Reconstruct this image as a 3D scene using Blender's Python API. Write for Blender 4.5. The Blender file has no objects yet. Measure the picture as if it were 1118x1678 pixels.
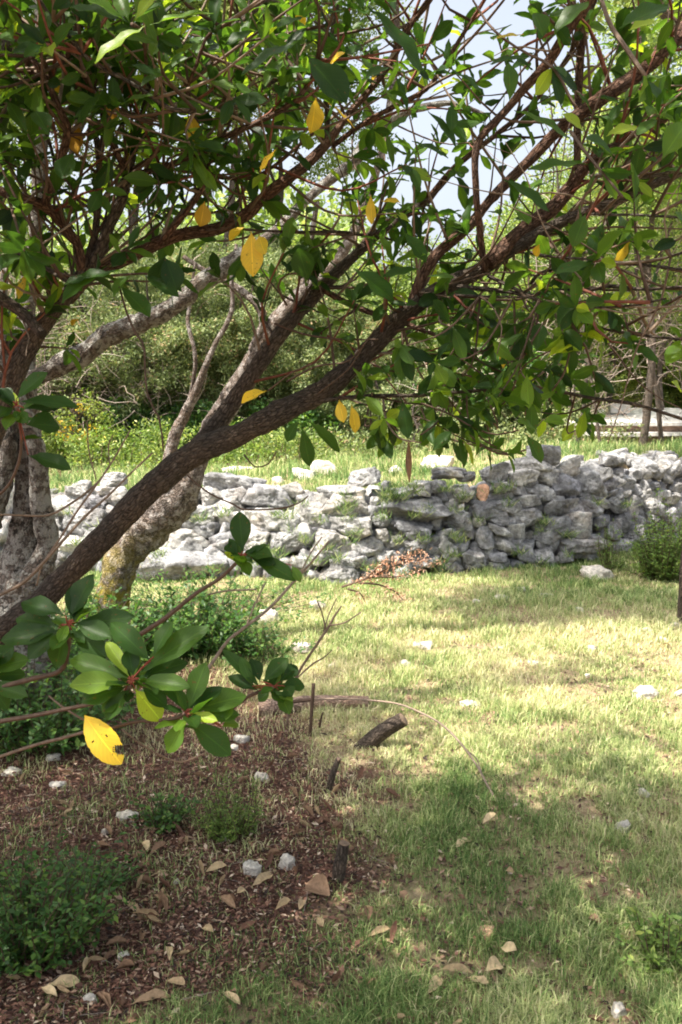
import bpy, math, random
import numpy as np
from mathutils import Vector

# ------------------------------------------------------------------ camera, sky, sun, exposure
SC = bpy.context.scene
COL = SC.collection
F, CX, CY = 1491.0, 559.0, 839.0            # focal length and centre in photo pixels
PITCH = math.radians(7.6)
CAMZ = 1.5
cam_d = bpy.data.cameras.new('camera')
cam_d.sensor_fit = 'VERTICAL'
cam_d.sensor_height = 36.0
cam_d.lens = 36.0 * F / 1678.0
cam_d.clip_start = 0.05
cam_d.clip_end = 1000
cam = bpy.data.objects.new('camera', cam_d)
COL.objects.link(cam)
cam.location = (0, 0, CAMZ)
cam.rotation_euler = (math.radians(90) - PITCH, 0, 0)
SC.camera = cam

SUN_EL, SUN_AZ = math.radians(62), math.radians(-116)     # azimuth measured from +Y, negative = to the left
w = bpy.data.worlds.new('World')
SC.world = w
w.use_nodes = True
nt = w.node_tree
sky = nt.nodes.new('ShaderNodeTexSky')
sky.sky_type = 'NISHITA'
sky.sun_disc = False
sky.sun_elevation = SUN_EL
sky.sun_rotation = SUN_AZ
sky.air_density = 1.0
sky.dust_density = 6.0
sky.ozone_density = 0.4
nt.nodes['Background'].inputs['Strength'].default_value = 0.115
hs = nt.nodes.new('ShaderNodeHueSaturation')          # thin summer haze: paler, brighter sky
hs.inputs['Saturation'].default_value = 0.5
hs.inputs['Value'].default_value = 1.32
nt.links.new(sky.outputs[0], hs.inputs['Color'])
nt.links.new(hs.outputs[0], nt.nodes['Background'].inputs['Color'])
sd = bpy.data.lights.new('sun', 'SUN')
sd.energy = 5.0
sd.angle = math.radians(0.6)
sd.color = (1.0, 0.93, 0.82)
sun = bpy.data.objects.new('sun', sd)
COL.objects.link(sun)
sdir = Vector((math.sin(SUN_AZ) * math.cos(SUN_EL), math.cos(SUN_AZ) * math.cos(SUN_EL), math.sin(SUN_EL)))
sun.rotation_euler = sdir.to_track_quat('Z', 'Y').to_euler()
sun.location = sdir * 50
SC.view_settings.view_transform = 'Standard'
SC.view_settings.look = 'None'
SC.view_settings.gamma = 1
SC.view_settings.exposure = 1.22
SC.cycles.filter_width = 1.9
SC.cycles.max_bounces = 8
SC.cycles.transparent_max_bounces = 8
SC.cycles.use_denoising = True

# ------------------------------------------------------------------ small helpers
rng = np.random.default_rng(7)
R = random.Random(11)
cp, sp = math.cos(PITCH), math.sin(PITCH)


def P(px, py, Y):
    """world point seen at photo pixel (px, py) at world depth Y"""
    a, b = (px - CX) / F, (CY - py) / F
    dx, dy, dz = a, cp + b * sp, -sp + b * cp
    t = Y / dy
    return np.array([dx * t, Y, CAMZ + dz * t])


def proj(p):
    """photo pixel of world points (N,3)"""
    p = np.atleast_2d(p)
    z = p[:, 2] - CAMZ
    fw = p[:, 1] * cp - z * sp
    up = p[:, 1] * sp + z * cp
    fw = np.where(fw > 0.05, fw, 0.05)
    return CX + F * p[:, 0] / fw, CY - F * up / fw


def hash3(ix, iy, iz, seed):
    h = (ix * 374761393 + iy * 668265263 + iz * 2147483647 + seed * 1274126177) & 0xFFFFFFFF
    h = ((h ^ (h >> 13)) * 1274126177) & 0xFFFFFFFF
    return ((h ^ (h >> 16)) & 0xFFFF) / 65535.0


def vnoise(p, seed=0):
    """value noise in -1..1, p (N,3)"""
    p = np.asarray(p, float)
    i = np.floor(p).astype(np.int64)
    f = p - i
    f = f * f * (3 - 2 * f)
    r = 0
    for dx in (0, 1):
        for dy in (0, 1):
            for dz in (0, 1):
                wgt = (f[:, 0] if dx else 1 - f[:, 0]) * (f[:, 1] if dy else 1 - f[:, 1]) * (f[:, 2] if dz else 1 - f[:, 2])
                r = r + wgt * hash3(i[:, 0] + dx, i[:, 1] + dy, i[:, 2] + dz, seed)
    return r * 2 - 1


def fbm(p, seed=0, oct=4, gain=0.5):
    p = np.asarray(p, float)
    a, s = 0, 1.0
    for k in range(oct):
        a = a + s * vnoise(p, seed + k * 17)
        p = p * 2.03 + 5.1
        s *= gain
    return a


def smooth(t):
    t = np.clip(t, 0, 1)
    return t * t * (3 - 2 * t)


def unit(v):
    return v / np.maximum(np.linalg.norm(v, axis=-1, keepdims=True), 1e-9)


class MB:
    """collects geometry for ONE mesh object"""
    def __init__(s):
        s.v, s.f4, s.f3, s.uv, s.c, s.n = [], [], [], [], [], 0

    def add(s, v, f4=None, f3=None, uv=None, c=None):
        v = np.asarray(v, float).reshape(-1, 3)
        s.v.append(v)
        if f4 is not None and len(f4):
            s.f4.append(np.asarray(f4, np.int64).reshape(-1, 4) + s.n)
        if f3 is not None and len(f3):
            s.f3.append(np.asarray(f3, np.int64).reshape(-1, 3) + s.n)
        s.uv.append(np.zeros((len(v), 2)) if uv is None else np.asarray(uv, float).reshape(-1, 2))
        cc = np.zeros((len(v), 3))
        if c is not None:
            cc[:] = c
        s.c.append(cc)
        s.n += len(v)

    def build(s, name, mat, parent=None, smooth_shade=True, loc=None):
        v = np.concatenate(s.v)
        uv = np.concatenate(s.uv)
        c = np.concatenate(s.c)
        base = np.array(loc if loc is not None else (0, 0, 0), float)
        if parent is not None:
            q = parent
            off = np.zeros(3)
            while q is not None:
                off += np.array(q.location)
                q = q.parent
            v = v - off - base
        else:
            v = v - base
        f4 = np.concatenate(s.f4) if s.f4 else np.zeros((0, 4), np.int64)
        f3 = np.concatenate(s.f3) if s.f3 else np.zeros((0, 3), np.int64)
        me = bpy.data.meshes.new(name)
        me.vertices.add(len(v))
        me.vertices.foreach_set('co', v.astype(np.float32).ravel())
        li = np.concatenate([f4.ravel(), f3.ravel()]).astype(np.int32)
        me.loops.add(len(li))
        me.loops.foreach_set('vertex_index', li)
        me.polygons.add(len(f4) + len(f3))
        ls = np.concatenate([np.arange(len(f4)) * 4, len(f4) * 4 + np.arange(len(f3)) * 3]).astype(np.int32)
        me.polygons.foreach_set('loop_start', ls)
        me.update(calc_edges=True)
        if smooth_shade:
            me.polygons.foreach_set('use_smooth', np.ones(len(me.polygons), bool))
        u = me.uv_layers.new(name='UVMap')
        u.data.foreach_set('uv', uv[li].astype(np.float32).ravel())
        a = me.attributes.new('var', 'FLOAT_VECTOR', 'POINT')
        a.data.foreach_set('vector', c.astype(np.float32).ravel())
        me.materials.append(mat)
        me.update()
        o = bpy.data.objects.new(name, me)
        COL.objects.link(o)
        o.location = base
        if parent is not None:
            o.parent = parent
        return o


def tag(o, label=None, cat=None, group=None, kind=None):
    if label: o['label'] = label
    if cat: o['category'] = cat
    if group: o['group'] = group
    if kind: o['kind'] = kind
    return o


def empty(name, loc):
    o = bpy.data.objects.new(name, None)
    o.empty_display_size = 0.1
    COL.objects.link(o)
    o.location = tuple(float(q) for q in loc)
    return o


# ------------------------------------------------------------------ materials
def lin(h):
    h = h.lstrip('#')
    r = [int(h[i:i + 2], 16) / 255 for i in (0, 2, 4)]
    return tuple(c / 12.92 if c <= 0.04045 else ((c + 0.055) / 1.055) ** 2.4 for c in r) + (1,)


def rgb(r, g, b):
    return (r, g, b, 1)


class NT:
    def __init__(s, name):
        s.m = bpy.data.materials.new(name)
        s.m.use_nodes = True
        s.t = s.m.node_tree
        s.bsdf = s.t.nodes['Principled BSDF']
        s.out = s.t.nodes['Material Output']

    def n(s, kind, **kw):
        nd = s.t.nodes.new(kind)
        for k, v in kw.items():
            if k in nd.inputs.keys():
                if isinstance(v, bpy.types.NodeSocket):
                    s.t.links.new(v, nd.inputs[k])
                else:
                    nd.inputs[k].default_value = v
            else:
                setattr(nd, k, v)
        return nd

    def link(s, a, b):
        s.t.links.new(a, b)

    def coord(s, which='Object'):
        return s.n('ShaderNodeTexCoord').outputs[which]

    def mapping(s, vec, scale):
        mp = s.n('ShaderNodeMapping', Vector=vec)
        mp.inputs['Scale'].default_value = scale
        return mp.outputs[0]

    def noise(s, vec, scale, detail=4, rough=0.55, dist=0.0):
        nd = s.n('ShaderNodeTexNoise', Vector=vec)
        nd.inputs['Scale'].default_value = scale
        nd.inputs['Detail'].default_value = detail
        nd.inputs['Roughness'].default_value = rough
        nd.inputs['Distortion'].default_value = dist
        return nd.outputs['Fac']

    def ramp(s, fac, stops, interp='LINEAR'):
        nd = s.n('ShaderNodeValToRGB', Fac=fac)
        cr = nd.color_ramp
        cr.interpolation = interp
        while len(cr.elements) < len(stops):
            cr.elements.new(0.5)
        for e, (p, c) in zip(cr.elements, stops):
            e.position = p
            e.color = c if not isinstance(c, (int, float)) else (c, c, c, 1)
        return nd.outputs['Color']

    def mix(s, fac, a, b, blend='MIX'):
        nd = s.n('ShaderNodeMix', data_type='RGBA', blend_type=blend)
        for sock, v in ((nd.inputs[0], fac), (nd.inputs[6], a), (nd.inputs[7], b)):
            if isinstance(v, bpy.types.NodeSocket):
                s.t.links.new(v, sock)
            else:
                sock.default_value = v
        return nd.outputs[2]

    def math(s, op, a, b=0.0, clamp=False):
        nd = s.n('ShaderNodeMath', operation=op)
        nd.use_clamp = clamp
        for i, v in enumerate((a, b)):
            if isinstance(v, bpy.types.NodeSocket):
                s.t.links.new(v, nd.inputs[i])
            else:
                nd.inputs[i].default_value = v
        return nd.outputs[0]

    def var(s):
        a = s.n('ShaderNodeAttribute')
        a.attribute_name = 'var'
        sx = s.n('ShaderNodeSeparateXYZ', Vector=a.outputs['Vector'])
        return sx.outputs

    def bump(s, h, strength=0.5, dist=0.01, normal=None):
        nd = s.n('ShaderNodeBump', Height=h)
        nd.inputs['Strength'].default_value = strength
        nd.inputs['Distance'].default_value = dist
        if normal is not None:
            s.link(normal, nd.inputs['Normal'])
        return nd.outputs[0]

    def set(s, **kw):
        for k, v in kw.items():
            k = k.replace('_', ' ')
            if isinstance(v, bpy.types.NodeSocket):
                s.link(v, s.bsdf.inputs[k])
            else:
                s.bsdf.inputs[k].default_value = v
        return s


def mat_leaf(name, stops, back, trans=0.35, rough=0.4, veins=True, spots=False, spec=0.35):
    m = NT(name)
    var = m.var()
    col = m.ramp(var[0], stops)
    if veins:
        uv = m.coord('UV')
        sx = m.n('ShaderNodeSeparateXYZ', Vector=uv)
        au = m.math('ABSOLUTE', m.math('SUBTRACT', sx.outputs[0], 0.5))
        mid = m.math('LESS_THAN', au, 0.025)
        # side veins, slanting forward
        q = m.math('SUBTRACT', m.math('MULTIPLY', sx.outputs[1], 11.0), m.math('MULTIPLY', au, 6.0))
        fr = m.math('ABSOLUTE', m.math('SUBTRACT', m.math('FRACT', q), 0.5))
        side = m.math('MULTIPLY', m.math('LESS_THAN', fr, 0.05), 0.35)
        vv = m.math('MAXIMUM', m.math('MULTIPLY', mid, 0.8), side)
        col = m.mix(m.math('MULTIPLY', vv, 0.5), col, m.mix(1.0, col, rgb(2.0, 2.0, 1.6), 'MULTIPLY'))
        m.set(Normal=m.bump(vv, 0.35, 0.002))
    nz = m.noise(m.coord('Object'), 25.0, 3)
    if veins:
        sp_ = m.noise(m.coord('Object'), 150.0, 3, 0.6)
        lo_ = m.noise(m.coord('Object'), 9.0, 2, 0.5)
        col = m.mix(m.ramp(sp_, [(0.66, 0.0), (0.70, 0.75)]), col, rgb(0.10, 0.06, 0.02))
        col = m.mix(m.ramp(lo_, [(0.45, 0.0), (0.7, 0.5)]), col, m.mix(1.0, col, rgb(1.45, 1.35, 0.7), 'MULTIPLY'))
        rough = m.math('ADD', m.math('MULTIPLY', m.noise(m.coord('Object'), 60.0, 4, 0.7), 0.5), rough - 0.24)
    col = m.mix(m.ramp(nz, [(0.35, 0.0), (0.75, 0.6)]), col, m.mix(1.0, col, rgb(1.35, 1.2, 0.9), 'MULTIPLY'))
    if spots:
        vo = m.n('ShaderNodeTexVoronoi', Vector=m.coord('Object'))
        vo.inputs['Scale'].default_value = 60
        s = m.math('LESS_THAN', vo.outputs['Distance'], 0.16)
        col = m.mix(s, col, rgb(0.13, 0.06, 0.015))
    m.set(Base_Color=col, Roughness=rough)
    m.bsdf.inputs['Specular IOR Level'].default_value = spec
    tr = m.n('ShaderNodeBsdfTranslucent')
    m.link(m.mix(1.0, col, back, 'MULTIPLY'), tr.inputs['Color'])
    mx = m.n('ShaderNodeMixShader')
    mx.inputs[0].default_value = trans
    m.link(m.bsdf.outputs[0], mx.inputs[1])
    m.link(tr.outputs[0], mx.inputs[2])
    m.link(mx.outputs[0], m.out.inputs['Surface'])
    return m.m


def mat_bark(name, dark, mid, light, lichen=None, lichen_amt=0.0, moss=None, sc=1.0):
    m = NT(name)
    uv = m.coord('UV')
    ob = m.coord('Object')
    fib = m.noise(m.mapping(uv, (130 * sc, 50 * sc, 1)), 1.0, 6, 0.7, 0.6)
    fine = m.noise(ob, 160 * sc, 4, 0.6)
    patch = m.noise(ob, 9 * sc, 4, 0.6)
    col = m.ramp(fib, [(0.3, dark), (0.5, mid), (0.72, light)])
    col = m.mix(m.ramp(patch, [(0.4, 0.0), (0.65, 0.7)]), col, m.mix(1.0, col, rgb(1.5, 1.35, 1.2), 'MULTIPLY'))
    vc = m.n('ShaderNodeTexVoronoi', Vector=m.mapping(uv, (120 * sc, 45 * sc, 1)))
    vc.feature = 'DISTANCE_TO_EDGE'
    vc.inputs['Scale'].default_value = 1.0
    crack = m.ramp(vc.outputs['Distance'], [(0.0, 0.0), (0.16, 1.0)])
    col = m.mix(0.7, col, m.mix(1.0, col, m.ramp(crack, [(0.0, 0.35), (1.0, 1.1)]), 'MULTIPLY'))
    if lichen is not None:
        l = m.noise(ob, 22 * sc, 5, 0.7)
        col = m.mix(m.ramp(l, [(0.5 - lichen_amt * 0.25, 0.0), (0.56 - lichen_amt * 0.2, 0.9)]), col, lichen)
        l2 = m.noise(ob, 14 * sc, 4, 0.7, 1.0)
        col = m.mix(m.ramp(l2, [(0.60, 0.0), (0.64, 0.9)]), col, rgb(0.035, 0.033, 0.03))
    if moss is not None:
        l3 = m.noise(ob, 10, 5, 0.7)
        gz = m.n('ShaderNodeSeparateXYZ', Vector=ob)
        low = m.math('SUBTRACT', 0.78, gz.outputs[2], clamp=True)
        col = m.mix(m.math('MULTIPLY', m.ramp(l3, [(0.42, 0.0), (0.55, 1.0)]), m.math('MULTIPLY', low, 2.0, clamp=True)), col, moss)
    col = m.mix(0.25, col, m.mix(1.0, col, m.ramp(fine, [(0.3, 0.4), (0.7, 1.6)]), 'MULTIPLY'))
    h = m.math('ADD', m.math('ADD', fib, m.math('MULTIPLY', fine, 0.4)), m.math('MULTIPLY', crack, 0.6))
    m.set(Base_Color=col, Roughness=0.9, Normal=m.bump(h, 1.0, 0.010))
    m.bsdf.inputs['Specular IOR Level'].default_value = 0.2
    return m.m


def mat_stone(name, tint=(1, 1, 1), dark=0.16, lightc=0.5):
    m = NT(name)
    ob = m.coord('Object')
    geo = m.n('ShaderNodeNewGeometry')
    ob = geo.outputs['Position']
    a = m.noise(ob, 7, 6, 0.65, 0.4)
    b = m.noise(ob, 38, 6, 0.7)
    c = m.noise(ob, 170, 4, 0.7)
    t = lambda v: (v * tint[0], v * tint[1], v * tint[2], 1)
    col = m.ramp(a, [(0.3, t(dark)), (0.46, t(dark * 1.7)), (0.6, t(lightc * 0.8)), (0.75, t(lightc))])
    col = m.mix(0.75, col, m.mix(1.0, col, m.ramp(b, [(0.32, 0.35), (0.5, 0.95), (0.7, 1.45)]), 'MULTIPLY'))
    vo = m.n('ShaderNodeTexVoronoi', Vector=ob)
    vo.inputs['Scale'].default_value = 55
    pit = m.ramp(vo.outputs['Distance'], [(0.05, 0.0), (0.3, 1.0)])
    va = m.var()
    col = m.mix(1.0, col, m.ramp(va[0], [(0.0, rgb(0.62, 0.62, 0.66)), (0.5, rgb(0.95, 0.94, 0.93)), (1.0, rgb(1.25, 1.2, 1.12))]), 'MULTIPLY')
    ochre = m.noise(ob, 4.0, 4, 0.7)
    col = m.mix(m.ramp(ochre, [(0.54, 0.0), (0.70, 0.42)]), col, m.mix(1.0, col, rgb(1.2, 0.95, 0.74), 'MULTIPLY'))
    h = m.math('ADD', m.math('ADD', m.math('MULTIPLY', a, 1.2), m.math('MULTIPLY', b, 1.0)), m.math('ADD', m.math('MULTIPLY', pit, 0.25), m.math('MULTIPLY', c, 0.3)))
    m.set(Base_Color=col, Roughness=0.92, Normal=m.bump(h, 1.0, 0.02))
    m.bsdf.inputs['Specular IOR Level'].default_value = 0.15
    return m.m


def mat_vary(name, stops, rough=0.8, trans=0.0):
    """colour from the per-piece variation value"""
    m = NT(name)
    va = m.var()
    col = m.ramp(va[0], stops)
    nz = m.noise(m.coord('Object'), 90.0, 3)
    col = m.mix(0.6, col, m.mix(1.0, col, m.ramp(nz, [(0.3, 0.55), (0.7, 1.4)]), 'MULTIPLY'))
    m.set(Base_Color=col, Roughness=rough)
    m.bsdf.inputs['Specular IOR Level'].default_value = 0.2
    if trans > 0:
        tr = m.n('ShaderNodeBsdfTranslucent')
        m.link(col, tr.inputs['Color'])
        mx = m.n('ShaderNodeMixShader')
        mx.inputs[0].default_value = trans
        m.link(m.bsdf.outputs[0], mx.inputs[1])
        m.link(tr.outputs[0], mx.inputs[2])
        m.link(mx.outputs[0], m.out.inputs['Surface'])
    return m.m


YG = rgb(2.3, 2.1, 0.9)
M_ARB = mat_leaf('arbutus_leaf', [(0.0, rgb(0.013, 0.036, 0.010)), (0.4, rgb(0.032, 0.082, 0.016)), (0.8, rgb(0.085, 0.17, 0.026)), (1.0, rgb(0.24, 0.35, 0.04))], YG, 0.5, 0.42, spec=0.27)
M_YEL = mat_leaf('yellow_leaf', [(0.0, rgb(0.34, 0.20, 0.03)), (0.3, rgb(0.45, 0.36, 0.03)), (0.6, rgb(0.66, 0.46, 0.04)), (1.0, rgb(0.76, 0.58, 0.07))], rgb(1.3, 1.2, 1.0), 0.4, 0.45)
M_BGL = mat_leaf('oak_foliage', [(0.0, rgb(0.06, 0.095, 0.03)), (0.5, rgb(0.16, 0.23, 0.07)), (0.85, rgb(0.29, 0.36, 0.12)), (1.0, rgb(0.46, 0.46, 0.2))], rgb(1.8, 1.9, 1.0), 0.4, 0.5, veins=False)
M_JUN = mat_leaf('juniper_foliage', [(0.0, rgb(0.06, 0.09, 0.04)), (0.5, rgb(0.18, 0.235, 0.10)), (0.9, rgb(0.31, 0.36, 0.17)), (1.0, rgb(0.36, 0.26, 0.16))], rgb(1.4, 1.5, 1.0), 0.3, 0.6, veins=False)
M_PIN = mat_leaf('pine_needles', [(0.0, rgb(0.05, 0.06, 0.05)), (1.0, rgb(0.12, 0.14, 0.10))], rgb(1.2, 1.3, 1.1), 0.2, 0.6, veins=False)
M_HERB = mat_leaf('herb_foliage', [(0.0, rgb(0.03, 0.075, 0.025)), (0.5, rgb(0.06, 0.14, 0.035)), (1.0, rgb(0.15, 0.24, 0.05))], rgb(1.9, 2.0, 1.0), 0.35, 0.45, veins=False)
M_LIME = mat_leaf('bright_herb_foliage', [(0.0, rgb(0.07, 0.13, 0.03)), (0.6, rgb(0.15, 0.24, 0.06)), (1.0, rgb(0.30, 0.36, 0.10))], rgb(1.7, 1.8, 0.9), 0.35, 0.45, veins=False)
M_GRASS = mat_vary('grass_blades', [(0.0, rgb(0.06, 0.14, 0.04)), (0.35, rgb(0.14, 0.24, 0.065)), (0.55, rgb(0.33, 0.42, 0.15)), (0.75, rgb(0.55, 0.58, 0.27)), (1.0, rgb(0.74, 0.66, 0.42))], 0.6, 0.35)
M_LITTER = mat_vary('leaf_litter', [(0.0, rgb(0.035, 0.024, 0.02)), (0.3, rgb(0.11, 0.055, 0.042)), (0.55, rgb(0.25, 0.13, 0.09)), (0.8, rgb(0.40, 0.28, 0.20)), (1.0, rgb(0.60, 0.48, 0.37))], 0.75, 0.1)
M_DRY = mat_vary('dry_leaf', [(0.0, rgb(0.16, 0.08, 0.055)), (0.35, rgb(0.30, 0.19, 0.12)), (0.7, rgb(0.46, 0.34, 0.20)), (1.0, rgb(0.64, 0.50, 0.30))], 0.7, 0.2)
M_BARK = mat_bark('arbutus_bark', rgb(0.045, 0.036, 0.030), rgb(0.092, 0.074, 0.061), rgb(0.155, 0.128, 0.105))
M_BARKR = mat_bark('arbutus_red_bark', rgb(0.035, 0.020, 0.014), rgb(0.12, 0.07, 0.05), rgb(0.24, 0.15, 0.11))
M_BARKG = mat_bark('lichen_bark', rgb(0.05, 0.043, 0.038), rgb(0.13, 0.113, 0.10), rgb(0.25, 0.22, 0.20), lichen=rgb(0.35, 0.34, 0.31), lichen_amt=0.1)
M_BARKO = mat_bark('old_gnarled_bark', rgb(0.05, 0.04, 0.033), rgb(0.16, 0.13, 0.11), rgb(0.32, 0.27, 0.24), lichen=rgb(0.38, 0.34, 0.31), lichen_amt=0.0, moss=rgb(0.30, 0.24, 0.03))
M_BARKB = mat_bark('grey_bark', rgb(0.045, 0.04, 0.033), rgb(0.12, 0.10, 0.085), rgb(0.24, 0.21, 0.18))
M_TWIG = mat_vary('twig_bark', [(0.0, rgb(0.05, 0.03, 0.022)), (0.5, rgb(0.13, 0.085, 0.06)), (0.8, rgb(0.26, 0.20, 0.15)), (0.9, rgb(0.16, 0.08, 0.055)), (1.0, rgb(0.19, 0.05, 0.03))], 0.7)
M_DEAD = mat_vary('dead_twigs', [(0.0, rgb(0.14, 0.105, 0.085)), (0.6, rgb(0.30, 0.24, 0.20)), (1.0, rgb(0.42, 0.36, 0.31))], 0.8)
M_RUST = mat_vary('rusty_dead_foliage', [(0.0, rgb(0.42, 0.20, 0.12)), (0.5, rgb(0.68, 0.38, 0.25)), (1.0, rgb(0.80, 0.55, 0.40))], 0.8, 0.2)
M_STONE = mat_stone('limestone', (0.99, 1.0, 1.02), 0.16, 0.62)
M_STONEW = mat_stone('pale_limestone', (1.08, 1.03, 0.95), 0.36, 0.70)
M_STONEO = mat_stone('orange_stone', (1.35, 0.85, 0.62), 0.3, 0.5)


def mat_ground():
    m = NT('ground_soil')
    ob = m.coord('Object')
    va = m.var()          # x: litter, y: bare tan, z: under the trees
    a = m.noise(ob, 1.6, 5, 0.6)
    b = m.noise(ob, 14, 6, 0.7)
    c = m.noise(ob, 90, 5, 0.7)
    soil = m.ramp(b, [(0.25, rgb(0.10, 0.065, 0.045)), (0.5, rgb(0.27, 0.19, 0.13)), (0.75, rgb(0.46, 0.35, 0.24))])
    thatch = m.ramp(c, [(0.3, rgb(0.20, 0.17, 0.08)), (0.5, rgb(0.38, 0.32, 0.17)), (0.7, rgb(0.58, 0.47, 0.30))])
    lit = m.ramp(c, [(0.3, rgb(0.035, 0.02, 0.016)), (0.5, rgb(0.12, 0.06, 0.045)), (0.7, rgb(0.28, 0.16, 0.11))])
    col = m.mix(m.ramp(a, [(0.35, 0.25), (0.65, 0.85)]), soil, thatch)
    col = m.mix(va[0], col, lit)
    h = m.math('ADD', b, m.math('MULTIPLY', c, 0.5))
    m.set(Base_Color=col, Roughness=0.95, Normal=m.bump(h, 0.9, 0.03))
    m.bsdf.inputs['Specular IOR Level'].default_value = 0.1
    return m.m


M_GROUND = mat_ground()

# ------------------------------------------------------------------ the ground
# foot of the stone wall, traced in the photo and dropped onto z = 0
def G0(px, py, z=0.0):
    a, b = (px - CX) / F, (CY - py) / F
    dx, dy, dz = a, cp + b * sp, -sp + b * cp
    t = (z - CAMZ) / dz
    return np.array([dx * t, dy * t, z])


foot = np.array([G0(*q)[:2] for q in [(-260, 935), (60, 940), (300, 952), (560, 955), (800, 938), (960, 926), (1050, 905), (1180, 880), (1400, 860)]])
foot = np.vstack([[-60, foot[0, 1] + 1], foot, [60, foot[-1, 1] + 4]])
tops = np.array([0.55, 0.55, 0.58, 0.60, 0.62, 0.66, 0.80, 0.84, 0.80, 0.78, 0.6])


def ywall(x):
    return np.interp(x, foot[:, 0], foot[:, 1])


def htop(x):
    return np.interp(x, foot[:, 0], np.append(tops[:len(foot)], [0.6] * (len(foot) - len(tops))) if len(foot) > len(tops) else tops[:len(foot)])


def ground_z(x, y):
    x = np.asarray(x, float)
    y = np.asarray(y, float)
    d = y - ywall(x)
    lean = np.interp(x, [-2.0, -0.2, 0.6], [0.75, 0.6, 0.34])
    z = smooth((d - 0.18) / (lean + 0.25)) * (htop(x) - 0.06)
    z = z + np.clip(d - 1.0, 0, None) * 0.012 + np.clip(d - 25, 0, None) * 0.06
    p = np.stack([x, y, np.zeros_like(x)], -1).reshape(-1, 3)
    b = (fbm(p * 1.3, 3, 3) * 0.022 + fbm(p * 7, 9, 3) * 0.006).reshape(x.shape)
    return z + b


LIT = np.array([[-5, 0], [0.95, 0], [0.55, 2.15], [0.02, 2.45], [0.1, 3.2], [-0.1, 3.9], [-0.55, 4.6], [-1.2, 5.0], [-5, 5.2]])


def litter_mask(x, y):
    p = np.stack([x, y, 0 * x], -1).reshape(-1, 3)
    # signed distance to the border of the littered ground under the tree
    n = (fbm(p * 2.2, 21, 4) * 0.34).reshape(np.shape(x))
    edge = np.interp(y, [0, 2.0, 2.3, 2.6, 2.9, 3.3, 3.9, 4.6, 5.1, 6], [-0.4, -0.4, -0.25, -0.05, 0.0, 0.05, -0.05, -0.5, -1.0, -3.0])
    return smooth((edge - x + n) / 0.35 + 0.5)


def make_ground():
    def axis(lo, hi, step, far):
        mid = np.arange(lo, hi + 1e-6, step)
        up = hi + np.cumsum(step * 1.16 ** np.arange(1, 60))
        up = up[up < far]
        dn = lo - np.cumsum(step * 1.16 ** np.arange(1, 60))
        dn = dn[dn > -far]
        return np.concatenate([dn[::-1], mid, up])
    xs, ys = axis(-4, 5, 0.045, 300), axis(0.6, 11, 0.045, 400)
    X, Y = np.meshgrid(xs, ys, indexing='ij')
    Z = ground_z(X, Y)
    v = np.stack([X, Y, Z], -1).reshape(-1, 3)
    nx, ny = len(xs), len(ys)
    i = np.arange((nx - 1) * (ny - 1))
    a = (i // (ny - 1)) * ny + i % (ny - 1)
    f = np.stack([a, a + ny, a + ny + 1, a + 1], -1)
    mb = MB()
    c = np.zeros((len(v), 3))
    c[:, 0] = litter_mask(v[:, 0], v[:, 1])
    mb.add(v, f, c=c)
    o = mb.build('ground', M_GROUND)
    tag(o, kind='structure')
    return o


make_ground()


# ------------------------------------------------------------------ tubes, leaves, rocks
def catmull(pts, n):
    pts = np.asarray(pts, float)
    if len(pts) == 2:
        t = np.linspace(0, 1, n)[:, None]
        return pts[0] * (1 - t) + pts[1] * t
    q = np.vstack([2 * pts[0] - pts[1], pts, 2 * pts[-1] - pts[-2]])
    seg = len(pts) - 1
    t = np.linspace(0, seg - 1e-6, n)
    i = t.astype(int)
    f = (t - i)[:, None]
    p0, p1, p2, p3 = q[i], q[i + 1], q[i + 2], q[i + 3]
    return 0.5 * (2 * p1 + (p2 - p0) * f + (2 * p0 - 5 * p1 + 4 * p2 - p3) * f ** 2 + (3 * p1 - p0 - 3 * p2 + p3) * f ** 3)


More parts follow.
